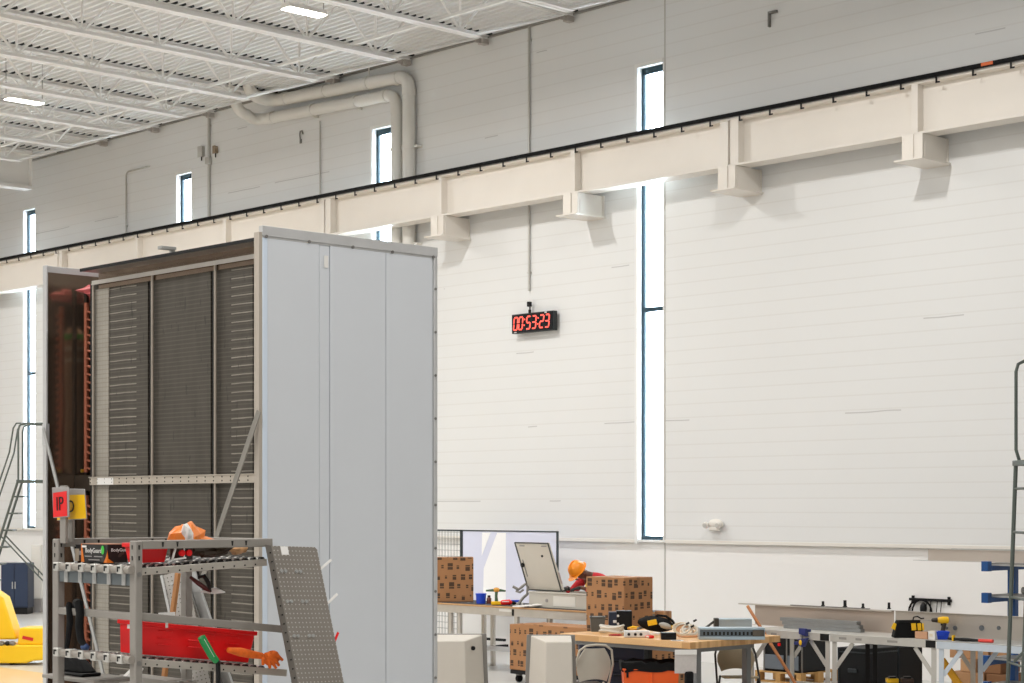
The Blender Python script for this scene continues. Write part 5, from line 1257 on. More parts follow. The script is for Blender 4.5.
MB().tube([(-0.04, 0, 0.06), (0.0, 0, 0.04), (0.06, 0, 0.05)], 0.014, 8).build('yellow_grip', mat('ochre_plastic', (222, 160, 60)), t)
MB().tube([(-0.04, 0.03, 0.05), (0.02, 0.02, 0.07), (0.08, 0.02, 0.06)], 0.014, 8).build('yellow_grip', YEL, t)
MB().tube([(0.06, 0.01, 0.05), (0.10, 0.01, 0.06), (0.14, 0.01, 0.06)], [0.016, 0.014, 0.006], 8).build('jaw', STEELD, t)
MB().box(-0.04, 0.14, -0.02, 0.06, 0.0, 0.03).build('tray', STEELD, t, bev=0.003)
t = thing('battery_box', 'plain black battery-sized box on the front edge of the wooden bench', 'box', onw(668.5, 639.6), TH)
MB().box(-0.08, 0.08, -0.04, 0.06, 0.0, 0.075).build('case', BLACK, t, bev=0.006)
MB().box(-0.078, 0.078, -0.042, 0.058, 0.055, 0.06).box(-0.03, 0.03, -0.043, -0.04, 0.03, 0.05).build('seam', RUBBER, t)
t = thing('cable_bundle', 'tangled bundle of cream cables and wires heaped on the wooden bench', 'cables', onw(688, 637.5), TH)
random.seed(21)
CREAM = mat('cream_cable', (214, 196, 170), 0.55, 0, 0.08)
for k in range(9):
    r1 = random.uniform(0.07, 0.13); cx_, cz_ = random.uniform(-0.06, 0.05), random.uniform(0.05, 0.09); tl_ = random.uniform(-0.5, 0.5)
    MB().tube([(cx_ + r1 * math.cos(a), 0.05 + 0.5 * r1 * math.sin(a), max(0.012, cz_ + r1 * 0.62 * math.sin(a + tl_))) for a in [2 * PI * i / 14 for i in range(14)]], 0.011, 7, True).build('cable_loop', (CREAM, CAB, mat('peach_cable', (212, 160, 118), 0.5, 0, 0.05))[k % 3], t)
for q in ((-0.02, 0.02, 0.14), (0.06, 0.03, 0.17), (0.03, 0.0, 0.11)):
    MB().tube([q, (q[0] + 0.035, q[1], q[2] + 0.02)], 0.011, 8).build('black_plug', BLACK, t)
t = thing('paper_sheet', 'pale sheet lying flat at the corner of the wooden bench', 'paper', onw(678, 641), TH)
MB().box(-0.07, 0.06, -0.01, 0.09, 0.0, 0.004).build('sheet', PAPER, t)
MB().box(-0.06, 0.03, 0.0, 0.07, 0.004, 0.007).build('sheet', PLATE, t)
SBL = mat('zinc_blue_steel', (176, 194, 206), 0.32, 0.6, 0.05, 8)
def chassis(label, px0, px1, pyb, h, slots, rot=TH):
    a_, b_ = onw(px0, pyb), onw(px1, pyb)
    w_ = (b_ - a_).length; ang_ = math.atan2((b_ - a_).y, (b_ - a_).x)
    t = thing('steel_chassis', label, 'steel chassis', a_, ang_)
    MB().box(0, w_, 0, 0.2, 0.0, 0.006).box(0, w_, 0.0, 0.2, h - 0.02, h).box(0, w_, 0.19, 0.2, 0.006, h - .02).box(0, 0.006, 0, .2, .006, h - .02).box(w_ - 0.006, w_, 0, .2, .006, h - .02).build('shell', SBL, t, bev=0.003)
    MB().box(0.006, w_ - 0.006, 0.012, 0.018, 0.006, h - 0.02).build('front_plate', SBL if not slots else mat('chassis_core', (104, 116, 124), 0.4, 0.4, 0.1), t)
    if slots:
        q = 0.04
        while q < w_ - 0.14:
            MB().box(q, q + 0.02, 0.004, 0.012, h * 0.38, h * 0.66).build('slot', SLOT, t); q += 0.042
        MB().box(w_ - 0.13, w_ - 0.012, -0.004, 0.012, h * 0.28, h * 0.8).build('end_block', mat('brown_block', (92, 84, 74), 0.5, 0.2, 0.1), t, bev=0.004)
        MB().box(0.0, w_, -0.008, 0.0, 0.0, 0.035).build('lower_lip', SBL, t, bev=0.003)
    else:
        MB().box(-0.05, 0.0, 0.0, 0.12, 0.0, h * 1.05).build('end_block', mat('dark_block', (62, 64, 62), 0.5, 0.2, 0.1), t, bev=0.004)
        MB().tube([(-0.05, 0.05, h * .8), (-0.14, 0.04, h * .35), (-0.22, 0.03, 0.02)], 0.014, 8).build('cable_tail', mat('dark_block', (62, 64, 62)), t)
    return t
chassis('bluish steel chassis with a slotted front on the wooden bench edge', 699.5, 765, 639.8, 0.125, True)
chassis('plain grey steel chassis behind the slotted one on the wooden bench', 719, 752, 632.5, 0.15, False)
# leaning rod
a_ = P(747.5, 606, 20.95); b_ = P(795, 683, 20.35); d_ = b_ - a_; b_ = a_ + d_ * (a_.z / -d_.z)
t = thing('wooden_rod', 'long orange-brown wooden rod leaning at a slant against the wooden bench end', 'rod', b_)
RODM = mat('rod_wood', (190, 122, 72), 0.5, 0, 0.1, 12)
MB().cyl((0, 0, 0), a_ - b_, 0.018, 12).build('shaft', RODM, t)
MB().cyl((a_ - b_) * 0.992, (a_ - b_), 0.0185, 12).build('tip', mat('rod_tip', (216, 160, 104), 0.5, 0, 0), t)
# hanging paper
a_ = PZ(686, 645, bz)
t = thing('hanging_sheet', 'pale grey printed sheet hanging from the wooden bench corner', 'sheet', (a_.x, a_.y, bz - 0.05), TH)
m = MB(); sz_ = S(a_.x * -sn + a_.y * cs)
w_ = 22 * sz_; h_ = 24 * sz_
m.hull8([(-w_ / 2, 0.05, -h_), (w_ / 2, 0.07, -h_ - 0.0), (w_ / 2, 0.074, -h_), (-w_ / 2, 0.054, -h_)], [(-w_ / 2, 0.02, 0), (w_ / 2, 0.03, 0), (w_ / 2, 0.034, 0), (-w_ / 2, 0.024, 0)]); m.build('sheet', mat('grey_print_paper', (206, 200, 196), 0.8, 0, 0.08, 30), t)
MB().box(-w_ / 2, w_ / 2, 0.018, 0.022, -0.05, 0.0).build('top_tape', PAPER, t)
MB().box(w_ / 2 - 0.12, w_ / 2 - 0.03, 0.04, 0.12, -h_ - 0.42, -h_ + 0.02).build('weight_bag', RUBBER, t, bev=0.02)
# ---- folding chairs
TUBE = mat('chair_tube', (62, 62, 62), 0.4, 0.4, 0.05)
TUBEL = mat('chair_tube_pale', (196, 188, 172), 0.4, 0.2, 0.05)
SHELL = mat('chair_shell_beige', (196, 188, 174), 0.5, 0, 0.05)
def chair(label, loc, rotz, shell, tube, w=0.44, top=0.80):
    t = thing('folding_chair', label, 'chair', loc, rotz)
    # front of the chair is -y; backrest at y about 0
    hw = w / 2
    for s_ in (-1, 1):
        MB().tube([(s_ * (hw + 0.015), -0.46, 0.0), (s_ * (hw + 0.01), -0.2, 0.40), (s_ * hw, -0.02, 0.66), (s_ * (hw - 0.03), 0.02, top - 0.05), (s_ * (hw - 0.1), 0.03, top)], 0.0125, 10).build('front_leg', tube, t)
        MB().tube([(s_ * (hw + 0.0), 0.02, 0.0), (s_ * (hw - 0.01), -0.16, 0.26), (s_ * (hw - 0.015), -0.28, 0.44)], 0.0125, 10).build('rear_leg', tube, t)
    MB().tube([(-(hw - 0.1), 0.03, top), (0, 0.035, top + 0.01), (hw - 0.1, 0.03, top)], 0.0125, 10).build('top_bar', tube, t)
    MB().tube([(-(hw), -0.405, 0.1), (hw, -0.405, 0.1)], 0.009, 8).build('cross_bar', tube, t)
    MB().tube([(-(hw - .01), -0.02, 0.07), (hw - .01, -0.02, 0.07)], 0.009, 8).build('cross_bar', tube, t)
    vs = []; fs = []; nx, nz = 10, 8
    for side in (0, 1):
        for k in range(nz + 1):
            v_ = k / nz
            for i in range(nx + 1):
                uu = i / nx * 2 - 1
                half = (hw - 0.02) * (1 - 0.42 * max(0, v_ - 0.55) ** 1.5 / 0.3) * (0.80 + 0.2 * min(1, v_ / 0.35))
                zz = 0.50 + (top - 0.03 - 0.50) * v_ - 0.03 * uu * uu * (1 - v_)
                vs.append((half * uu, -0.03 + 0.05 * v_ - 0.04 * uu * uu + (0.012 if side else 0), zz))
    n_ = (nx + 1) * (nz + 1)
    for k in range(nz):
        for i in range(nx):
            a0 = k * (nx + 1) + i
            fs.append((a0, a0 + 1, a0 + nx + 2, a0 + nx + 1)); fs.append((n_ + a0, n_ + a0 + nx + 1, n_ + a0 + nx + 2, n_ + a0 + 1))
    for i in range(nx):
        fs.append((i + 1, i, n_ + i, n_ + i + 1)); b0 = nz * (nx + 1) + i; fs.append((b0, b0 + 1, n_ + b0 + 1, n_ + b0))
    for k in range(nz):
        a0 = k * (nx + 1); fs.append((a0, a0 + nx + 1, n_ + a0 + nx + 1, n_ + a0)); a0 += nx; fs.append((a0 + nx + 1, a0, n_ + a0, n_ + a0 + nx + 1))
    MB().add(vs, fs).build('backrest', shell, t)
    MB().hull8([(-hw + 0.03, -0.42, 0.42), (hw - 0.03, -0.42, 0.42), (hw - 0.06, -0.05, 0.40), (-hw + 0.06, -0.05, 0.40)], [(-hw + 0.03, -0.42, 0.445), (hw - 0.03, -0.42, 0.445), (hw - 0.06, -0.05, 0.425), (-hw + 0.06, -0.05, 0.425)]).build('seat', TUBE if tube is not TUBE else shell, t, bev=0.012, seg=3)
    return t
zch = 19.55
q = at(595, zch); chair('grey-backed folding chair under the wooden bench beside the orange bin', q, TH + PI + 0.3, SHELL, TUBEL, 0.42, H - (645.5 - CY) * zch / FPX)
zch = 20.9
q = at(735, zch); chair('beige-backed folding chair pushed under the wooden bench with the slotted chassis', q, TH + 0.05, mat('chair_shell_tan', (176, 164, 138), 0.5, 0, 0.05), TUBE, 0.46, 0.80)
# ---- orange bin with a black liner
zb_ = 19.75
t = T('storage_tote', 'orange tote with a black bag liner under the wooden bench', 'bin', 650, None, zb_)
s_ = S(zb_); w_ = 27.5 * s_
MB().tray(-w_, w_, -0.19, 0.24, 0.0, H - (667 - CY) * s_, 0.008, 0.03, 0.012).build('tub', ORANGE, t, bev=0.006)
zt_ = H - (661 - CY) * s_
random.seed(4)
m = MB(); n_ = 36; vs = []; fs = []
prof = [(1.06, -0.09), (1.09, -0.03), (1.07, 0.0), (0.97, 0.005), (0.9, -0.06)]
def rr(a, k):
    c_, s2 = math.cos(a), math.sin(a); q_ = max(abs(c_), abs(s2)); return Vector((c_ / q_ * w_ * k, 0.025 + s2 / q_ * 0.215 * k, 0))
for (k, dz) in prof:
    for i in range(n_):
        v_ = rr(2 * PI * i / n_, k * random.uniform(0.985, 1.015)); v_.z = zt_ + dz + (random.uniform(-0.02, 0.014) if dz < -0.05 or dz > -0.01 else 0); vs.append(v_)
for j in range(len(prof) - 1):
    fs += [(j * n_ + i, j * n_ + (i + 1) % n_, (j + 1) * n_ + (i + 1) % n_, (j + 1) * n_ + i) for i in range(n_)]
m.add(vs, fs).build('bag_liner', RUBBER, t)
MB().box(-0.012, 0.012, -0.205, -0.19, 0.3, zt_ - 0.08).build('rib', ORANGE, t, bev=0.004)
MB().box(-w_ * 0.9, -w_ * 0.82, -0.2, -0.187, zt_ - 0.16, zt_ - 0.10).build('handle_slot', BLACK, t)
# navy cabinets under the wooden bench
q = at(622, 21.6)
t = thing('tool_chest', 'dark navy tool chest in shade beneath the wooden bench', 'tool chest', q, TH)
MB().box(-0.5, 0.26, 0.0, 0.4, 0.04, 0.74).build('body', NAVY, t, bev=0.01)
for k in range(4):
    dr = MB().box(-0.49, 0.25, -0.015, 0.0, 0.06 + k * 0.165, 0.205 + k * 0.165).build('drawer', mat('navy_drawer', (26, 33, 50), 0.45, 0, 0.05), t, bev=0.004)
    MB().box(-0.1, 0.16, -0.03, -0.015, 0.18 + k * 0.165, 0.195 + k * 0.165).build('pull', BLACK, dr, bev=0.003)
for q_ in ((-0.46, 0.04), (0.23, 0.04), (-0.46, 0.36), (0.23, 0.36)):
    MB().cyl((q_[0], q_[1] - 0.015, 0.025), (q_[0], q_[1] + 0.015, 0.025), 0.025, 12).build('caster', RUBBER, t)
# ================================================================== STEEL BENCHES
SB = mat('bench_galvanised', (200, 197, 190), 0.4, 0.35, 0.07, 8)
SB2 = mat('bench_bright_zinc', (206, 216, 226), 0.35, 0.4, 0.05, 8)
sy, sz = 16.44, 0.94
sx = [PY(747, 632, sy).x, PY(829.5, 634, sy).x, PY(936, 640, sy).x, PY(1062, 646, sy).x]
slabs = ['galvanised steel bench with braced legs carrying the end of the long folded channel', 'galvanised steel bench with braced legs in the middle, with the tool bag at its end', 'bright zinc bench with braced legs carrying the yellow drill and red-tipped stick']
for k in range(3):
    a0, a1 = sx[k] + 0.006, sx[k + 1] - 0.006; w_ = a1 - a0; mm = SB2 if k == 2 else SB
    t = thing('steel_bench', slabs[k], 'workbench', (a0, sy, 0))
    MB().box(0, w_, 0, 0.8, sz - 0.012, sz).build('top', SB if k < 2 else STEEL, t, bev=0.003)
    MB().box(0, w_, 0, 0.006, sz - 0.085, sz - 0.012).build('apron', mm, t, bev=0.002)
    MB().box(0, w_, 0.794, 0.8, sz - 0.085, sz - 0.012).build('apron', mm, t, bev=0.002)
    for (lx_, dr_) in ((0.04, 1), (w_ - 0.04, -1)):
        for ly_ in (0.03, 0.77):
            rear_joint = ly_ > .5 and ((k == 0 and dr_ < 0) or (k == 1 and dr_ > 0))
            if rear_joint and k == 1: lx_ = 0.05
            ml = BLACK if rear_joint else mm
            lg = MB().box(lx_ - 0.03, lx_ + 0.03, ly_ - 0.004, ly_ + 0.004, 0.01, sz - 0.086).box(lx_ - 0.03, lx_ - 0.024, ly_ + 0.004, ly_ + 0.05 if ly_ < .5 else ly_ + 0.02, 0.01, sz - 0.086).build('leg', ml, t, bev=0.002)
            MB().box(lx_ - 0.05, lx_ + 0.05, ly_ - 0.02, ly_ + 0.02, 0, 0.01).build('foot', ml, lg)
            if not rear_joint:
                m = MB(); m.bar((lx_ + dr_ * 0.02, ly_ + 0.008, sz - 0.36), (lx_ + dr_ * 0.24, ly_ + 0.008, sz - 0.09), 0.008, 0.05); m.build('brace', mm, t, bev=0.002)
    if k < 2:
        MB().box(w_ - 0.12, w_ + 0.0, -0.003, 0.0, sz - 0.08, sz - 0.005).build('black_tape', BLACK, t)
        for q in ((0.12, 0.22), (0.34, 0.42), (0.75, 0.88)):
            MB().box(q[0], q[1], -0.0015, 0.0, sz - 0.055, sz - 0.03).build('stencil', mat('stencil_grey', (150, 146, 140), 0.6, 0, 0.1), t)
    MB().box(0.06, w_ - 0.06, 0.74, 0.77, 0.25, 0.30).build('rear_stretcher', mm, t, bev=0.002)
ST = sz + 0.001
def ons(px, yl):
    q_ = PY(px, 505, sy + yl); return Vector((q_.x, q_.y, ST))
CHN = mat('channel_warm_steel', (190, 176, 164), 0.36, 0.4, 0.06, 2)
c0 = ons(755, 0.62); c1 = ons(894, 0.62); ct = PY(800, 606, sy + 0.62).z - ST
t = thing('sheet_channel', 'long folded sheet-steel channel standing on edge along two steel benches', 'steel channel', c0)
lw = c1.x - c0.x
MB().box(0, lw, 0, 0.004, 0.0, ct).build('web', CHN, t, smooth=False)
cl_ = c0.x - PY(741, 606, sy + 0.62).x
MB().box(-cl_, lw, -0.05, 0.004, ct, ct + 0.004).box(-cl_, lw, -0.05, -0.046, ct - 0.012, ct).build('top_flange', ALU, t)
MB().box(0, lw, -0.05, 0.0, 0.0, 0.004).build('bottom_flange', CHN, t)
q = ons(792, .6).x - c0.x
MB().box(q, lw - 0.3, -0.055, -0.02, ct + 0.004, ct + 0.014).build('edge_strip', STEELD, t)
for px, h_, wd in ((823, 0.055, 0.022), (845, 0.078, 0.03), (863, 0.05, 0.02), (889, 0.075, 0.022)):
    q_ = ons(px, 0.60)
    p_ = thing('edge_clip', 'short black clip standing up from the top flange of the long folded channel', 'clip', (q_.x, q_.y, ST + ct + 0.0145), 0, 'black clips on the folded channel')
    MB().box(-wd / 2, wd / 2, -0.012, 0.012, 0.0, h_).build('tab', BLACK, p_, bev=0.003)
    MB().box(-wd / 2 - 0.004, wd / 2 + 0.004, -0.018, 0.018, 0.0, 0.012).build('base', BLACK, p_, bev=0.002)
c0 = ons(895.5, 0.56); c1 = ons(1062, 0.56); ct2 = PY(960, 613.5, sy + 0.56).z - ST
t = thing('sheet_plate', 'long flat steel plate with round dark holes standing on edge on the zinc bench', 'steel plate', c0)
MB().box(0, c1.x - c0.x, 0, 0.004, 0, ct2).build('plate', mat('plate_steel', (182, 174, 164), 0.36, 0.4, 0.06, 2), t, smooth=False)
MB().box(0, c1.x - c0.x, -0.03, 0.0, ct2 - 0.004, ct2).build('lip', ALU, t)
for px, r_ in ((946.5, 0.018), (955, 0.026), (981.5, 0.03), (998.5, 0.022)):
    q_ = PY(px, 628, sy + 0.555)
    MB().cyl((q_.x - c0.x, -0.006, q_.z - ST), (q_.x - c0.x, 0.0, q_.z - ST), r_, 14).cyl((q_.x - c0.x, -0.007, q_.z - ST), (q_.x - c0.x, -0.006, q_.z - ST), r_ * 0.6, 14).build('grommet', mat('grommet_grey', (104, 108, 112), 0.4, 0.3, 0.05), t)
barl = ['uppermost of three grey steel bars stacked before the folded channel', 'middle one of three grey steel bars stacked before the folded channel', 'lowest of three grey steel bars stacked before the folded channel']
c0 = ons(780, 0.35); c1 = ons(856, 0.35)
for k in range(3):
    zz = 0.001 + (2 - k) * 0.041; sh_ = (0.0, 0.03, 0.05)[k]
    t = thing('steel_bar', barl[k], 'steel bar', (c0.x + sh_, c0.y, ST + zz), 0, 'grey steel bars on the bench')
    lw = c1.x - c0.x
    MB().box(0, lw, 0, 0.004, 0, 0.039).box(0, lw, 0.004, 0.07, 0, 0.004).box(0, lw, 0.004, 0.07, 0.035, 0.039).build('channel', mat('bar_grey_steel', (146, 148, 148), 0.42, 0.5, 0.06, 12), t)
    MB().box(lw, lw + 0.015, 0, 0.07, 0.0, 0.038).build('end_cap', LEGM, t)
# bar clamp on the bench edge
q_ = PY(802, 628, sy - 0.03)
t = thing('bar_clamp', 'blue bar clamp with a yellow grip hanging on the steel bench edge', 'clamp', q_)
z_ = lambda py: PY(802, py, sy - 0.03).z - q_.z
BLD = mat('deep_blue_plastic', (34, 46, 110), 0.45, 0, 0.08)
MB().box(-0.008, 0.008, -0.006, 0.006, z_(673), z_(628)).build('bar', STEELD, t)
MB().hull8([(-0.03, -0.025, z_(634)), (0.07, -0.025, z_(636)), (0.07, 0.025, z_(636)), (-0.03, 0.025, z_(634))], [(-0.03, -0.025, z_(628)), (0.06, -0.025, z_(628.5)), (0.06, 0.025, z_(628.5)), (-0.03, 0.025, z_(628))]).box(-0.03, 0.06, -0.02, 0.09, ST - q_.z + 0.002, ST - q_.z + 0.03).build('fixed_jaw', BLD, t, bev=0.006)
MB().hull8([(-0.04, -0.025, z_(646)), (0.03, -0.025, z_(647)), (0.03, 0.025, z_(647)), (-0.04, 0.025, z_(646))], [(-0.04, -0.025, z_(639)), (0.085, -0.025, z_(637.5)), (0.085, 0.025, z_(637.5)), (-0.04, 0.025, z_(639))]).build('sliding_jaw', BLD, t, bev=0.008)
MB().box(-0.1, -0.04, -0.02, 0.02, z_(645), z_(642)).build('trigger', BLD, t, bev=0.006)
MB().ell((0, -0.03, z_(642.5)), (0.02, 0.012, 0.032), 10, 6).build('yellow_grip', YEL, t)
# tool bag
q_ = ons(908, 0.12)
t = thing('tool_bag', 'black open tool bag with yellow pockets on the steel bench beside the drill', 'tool bag', q_, TH)
MB().hull8([(-0.165, -0.06, 0), (0.15, -0.06, 0), (0.15, 0.09, 0), (-0.165, 0.09, 0)], [(-0.12, -0.05, 0.185), (0.14, -0.05, 0.165), (0.14, 0.08, 0.165), (-0.12, 0.08, 0.185)]).build('body', RUBBER, t, bev=0.015, seg=3)
MB().box(-0.11, 0.12, -0.058, -0.048, 0.16, 0.19).build('hem', BLACK, t, bev=0.004)
for (a0, a1) in ((0.025, 0.075), (0.09, 0.13), (0.14, 0.158)):
    m = MB(); m.bar((a0 + (a1 - a0) / 2, -0.066, 0.08), (a0 + (a1 - a0) / 2 - 0.004, -0.056, 0.155), a1 - a0, 0.01, (0, -1, 0)); m.build('yellow_pocket', YEL, t, bev=0.003)
m = MB(); m.bar((-0.165, -0.03, 0.09), (-0.135, -0.03, 0.15), 0.012, 0.05); m.build('yellow_side', YEL, t)
MB().tube([(0.05, 0.0, 0.17), (0.06, 0.0, 0.215), (0.10, 0.0, 0.225), (0.14, 0.0, 0.20), (0.17, 0.0, 0.205)], 0.008, 8).build('handle', BLACK, t)
q_ = ons(922, 0.02)
carton('carton', 'small pale brown carton before the tool bag on the steel bench', (q_.x - 0.09, q_.y + 0.0, ST + 0.002), 0.15, 0.07, 0.075, mat('peach_kraft', (206, 158, 124), 0.75, 0, 0.05))
q_ = ons(931.5, 0.04)
t = thing('white_carton', 'tiny white box between the pale carton and the blue bin', 'box', (q_.x - 0.045, q_.y, ST + 0.001))
MB().box(0, 0.085, 0, 0.06, 0, 0.085).build('box', PAPER, t, bev=0.003)
MB().box(0.001, 0.084, 0.001, 0.059, 0.085, 0.088).box(0.02, 0.06, -0.001, 0, 0.03, 0.06).build('lid', mat('cream_card', (224, 214, 190), 0.7, 0, 0.03), t)
q_ = ons(942.5, 0.42)
drill('cordless_drill', 'yellow and black cordless drill standing on the bench behind the blue bin', (q_.x, q_.y, ST + 0.0), TH, YEL, mat('drill_dark', (58, 50, 40), 0.5, 0, 0.1), 1.04)
q_ = ons(940.5, 0.13)
t = thing('parts_bin', 'small bright blue open bin on the bench in front of the drill', 'bin', q_, TH)
MB().tray(-0.075, 0.085, -0.03, 0.09, 0.0, 0.085, 0.006, 0.012, 0.004).build('tub', BLUE, t, bev=0.004)
MB().box(-0.03, 0.03, -0.036, -0.026, 0.04, 0.065).build('label_lip', BLUE, t, bev=0.002)
q_ = ons(972, 0.05)
t = thing('marker_stick', 'long black stick with a bright red end lying on the zinc bench', 'stick', (q_.x, q_.y, ST))
a0, a1, a2 = ons(948, 0.05).x - q_.x, ons(979, 0.05).x - q_.x, ons(993, 0.05).x - q_.x
MB().tube([(a0, 0, 0.02), ((a0 + a1) / 2, 0.01, 0.02), (a1, 0, 0.02)], [0.012, 0.02, 0.014], 10).build('shaft', BLACK, t)
MB().tube([(a1, 0, 0.02), (a2, 0, 0.022)], 0.018, 10).build('red_end', mat('bright_red_grip', (230, 70, 60), 0.5, 0, 0.05), t)
q2 = ons(953.5, 0.05).x - q_.x
MB().box(q2 - 0.008, q2 + 0.008, -0.02, 0.02, 0.0, 0.06).build('yellow_tab', YEL, t)
# ---- under the steel benches
def case(label, pxa, pxb, pyt, pyb, Y_, dep, m_):
    a_ = PY(pxa, pyb, Y_); b_ = PY(pxb, pyb, Y_); top = PY((pxa + pxb) / 2, pyt, Y_).z
    zb0 = 0.06
    t = thing('equipment_case', label, 'equipment case', (a_.x, Y_, 0))
    w_ = b_.x - a_.x
    MB().box(0, w_, 0, dep, zb0, top).build('body', m_, t, bev=0.012)
    MB().box(-0.004, w_ + 0.004, -0.006, dep + 0.004, top - 0.06, top - 0.045).box(-0.004, 0.02, -0.006, 0.0, zb0, top).box(w_ - 0.02, w_ + 0.004, -0.006, 0, zb0, top).build('edge_trim', mat('case_trim', (48, 54, 58), 0.4, 0.3, 0.05), t, bev=0.002)
    for q in (0.05, w_ - 0.05):
        for yy_ in (0.05, dep - 0.05):
            MB().cyl((q, yy_ - 0.015, 0.03), (q, yy_ + 0.015, 0.03), 0.03, 12).build('caster', RUBBER, t)
    MB().box(w_ * 0.35, w_ * 0.65, -0.016, -0.004, top * 0.55, top * 0.55 + 0.05).build('handle', mat('case_trim', (48, 54, 58)), t, bev=0.004)
    return t
KB = mat('matte_black_case', (16, 18, 20), 0.6, 0, 0.1); KB.node_tree.nodes['Principled BSDF'].inputs['Specular IOR Level'].default_value = 0.3
case('wide low black equipment case on casters under the middle steel bench', 838, 868, 648, 690, 18.0, 0.6, KB)
case('taller black equipment case behind the wide one under the middle steel bench', 870, 899, 642, 684, 18.75, 0.5, KB)
PALW = mat('pallet_wood', (196, 152, 92), 0.7, 0, 0.12, 8)
a_ = PY(754, 672, 19.3); b_ = PY(800, 672, 19.3)
t = thing('pallet', 'pale wooden pallet on the floor by the wall under the black case', 'pallet', (a_.x, 19.3, 0))
w_ = b_.x - a_.x
for k in range(5): MB().box(0, w_, 0.02 + k * 0.19, 0.13 + k * 0.19, 0.125, 0.145).build('deck_board', PALW, t, bev=0.002)
for q in (0, w_ / 2 - 0.04, w_ - 0.08):
    for yy_ in (0.02, 0.4, 0.78): MB().box(q, q + 0.08, yy_, yy_ + 0.11, 0.02, 0.125).build('block', PALW, t, bev=0.002)
for yy_ in (0.02, 0.4, 0.78): MB().box(0, w_, yy_, yy_ + 0.11, 0.0, 0.02).build('bottom_board', PALW, t)
for (lab, pa, pb, pt, yl, mm) in (('black machine with a red button standing on the wooden pallet', 764, 785, 637, 0.06, KB), ('black upright machine beside the red-buttoned one on the wooden pallet', 786.5, 800, 635, 0.06, KB)):
    a_ = PY(pa, 660, 19.3 + yl); b_ = PY(pb, 660, 19.3 + yl); tp = PY(pa, pt, 19.3 + yl).z
    t = thing('pallet_machine', lab, 'machine', (a_.x, 19.3 + yl, 0.146)); w2_ = b_.x - a_.x
    MB().box(0, w2_, 0, 0.6, 0, tp - 0.146).build('housing', mm, t, bev=0.015)
    MB().box(0.02, w2_ - 0.02, -0.01, 0.0, 0.03, 0.22).build('front_grille', mat('machine_grey', (112, 120, 128), 0.5, 0.2, 0.1), t, bev=0.004)
    if pa == 764: MB().cyl((w2_ * 0.75, 0, 0.36), (w2_ * 0.75, -0.02, 0.36), 0.022, 12).build('red_button', RED, t)
    else: MB().box(0.02, 0.14, -0.012, 0, 0.52, 0.6).build('blue_panel', BLD, t)
    MB().box(-0.002, 0.02, -0.012, 0.0, 0.0, tp - 0.15).build('corner_strip', STEELD, t)
# drop items behind the middle bench
for (lab, px, col) in (('yellow-topped battery pack on the floor under the steel bench', 893, YEL), ('dark brown battery pack on the floor beside the yellow-topped one', 908, mat('brown_plastic', (64, 44, 34), 0.5, 0, 0.1))):
    q_ = PY(px, 690, 16.9); q_.z = 0
    tt = H - (678.5 - CY) * (q_.x * -sn + q_.y * cs) / FPX
    t = thing('battery_pack', lab, 'battery', (q_.x, q_.y, 0.0), TH)
    MB().box(-0.065, 0.065, 0, 0.12, 0.0, tt - 0.05).build('crate', KB, t, bev=0.006)
    MB().box(-0.065, 0.065, -0.002, 0.1, tt - 0.05, tt).build('pack', col, t, bev=0.01)
    MB().box(-0.04, 0.04, 0.0, 0.08, tt, tt + 0.02).build('terminal', BLACK, t, bev=0.004)
# plain cartons under the zinc bench
stk = [('plain brown carton under the zinc bench, widest of the top row', 948, 987, 645, 658, 18.55), ('plain brown carton under the zinc bench, beside the widest at the top', 988, 1012, 648, 660, 18.6),
       ('square brown carton in the lower row under the zinc bench, by the yellow truck', 960, 976, 659, 672, 18.4), ('darker brown carton in the lower row under the zinc bench', 977, 1000, 661, 673, 18.45),
       ('pale brown carton at the floor under the zinc bench', 952, 985, 673, 690, 18.35), ('brown carton at the floor under the zinc bench beside the blue rack', 986, 1012, 674, 690, 18.4)]
KR2 = mat('darker_kraft', (146, 102, 66), 0.75, 0, 0.06, 5)
Yc = 19.95
zr_ = [0.0] + [PY(975, py, Yc).z for py in (672.5, 659.5, 645.5)]
for k, (lab, pa, pb, p0_, p1_, Y_) in enumerate(stk):
    a_ = PY(pa, 660, Yc); b_ = PY(pb, 660, Yc); rw_ = (2, 2, 1, 1, 0, 0)[k]
    carton('carton', lab, (a_.x + 0.004, Yc + (0.03, 0.05, 0.0, 0.02, -0.02, 0.0)[k], zr_[rw_] + 0.001), b_.x - a_.x - 0.008, 0.45, zr_[rw_ + 1] - zr_[rw_] - 0.004 - (0.03 if k in (3,) else 0), (KRAFT, KRAFT, mat('pale_kraft', (200, 156, 114), 0.75, 0, 0.05, 5), KR2, KRAFT, KR2)[k], 0, 'plain cartons under the zinc bench')
# yellow hand truck arm
a_ = P(942, 660, 19.9); b_ = P(963, 690, 19.7); d_ = b_ - a_; b_ = a_ + d_ * (a_.z / -d_.z)
t = thing('pry_bar', 'slanted yellow bar leaning under the zinc bench in front of the cartons', 'bar', b_)
m = MB(); m.bar((0, 0, 0), a_ - b_, 0.08, 0.03, (0, -1, 0)); m.build('arm', mat('truck_yellow', (244, 176, 20), 0.45, 0, 0.05), t, bev=0.006)
MB().cyl((0, -0.03, 0.03), (0, 0.03, 0.03), 0.03, 12).build('roller', RUBBER, t)
for q in (0.3, 0.6): MB().cyl((a_ - b_) * q + Vector((0, -0.02, 0)), (a_ - b_) * q + Vector((0.0, -0.026, 0)), 0.012, 8).build('bolt', BLACK, t)
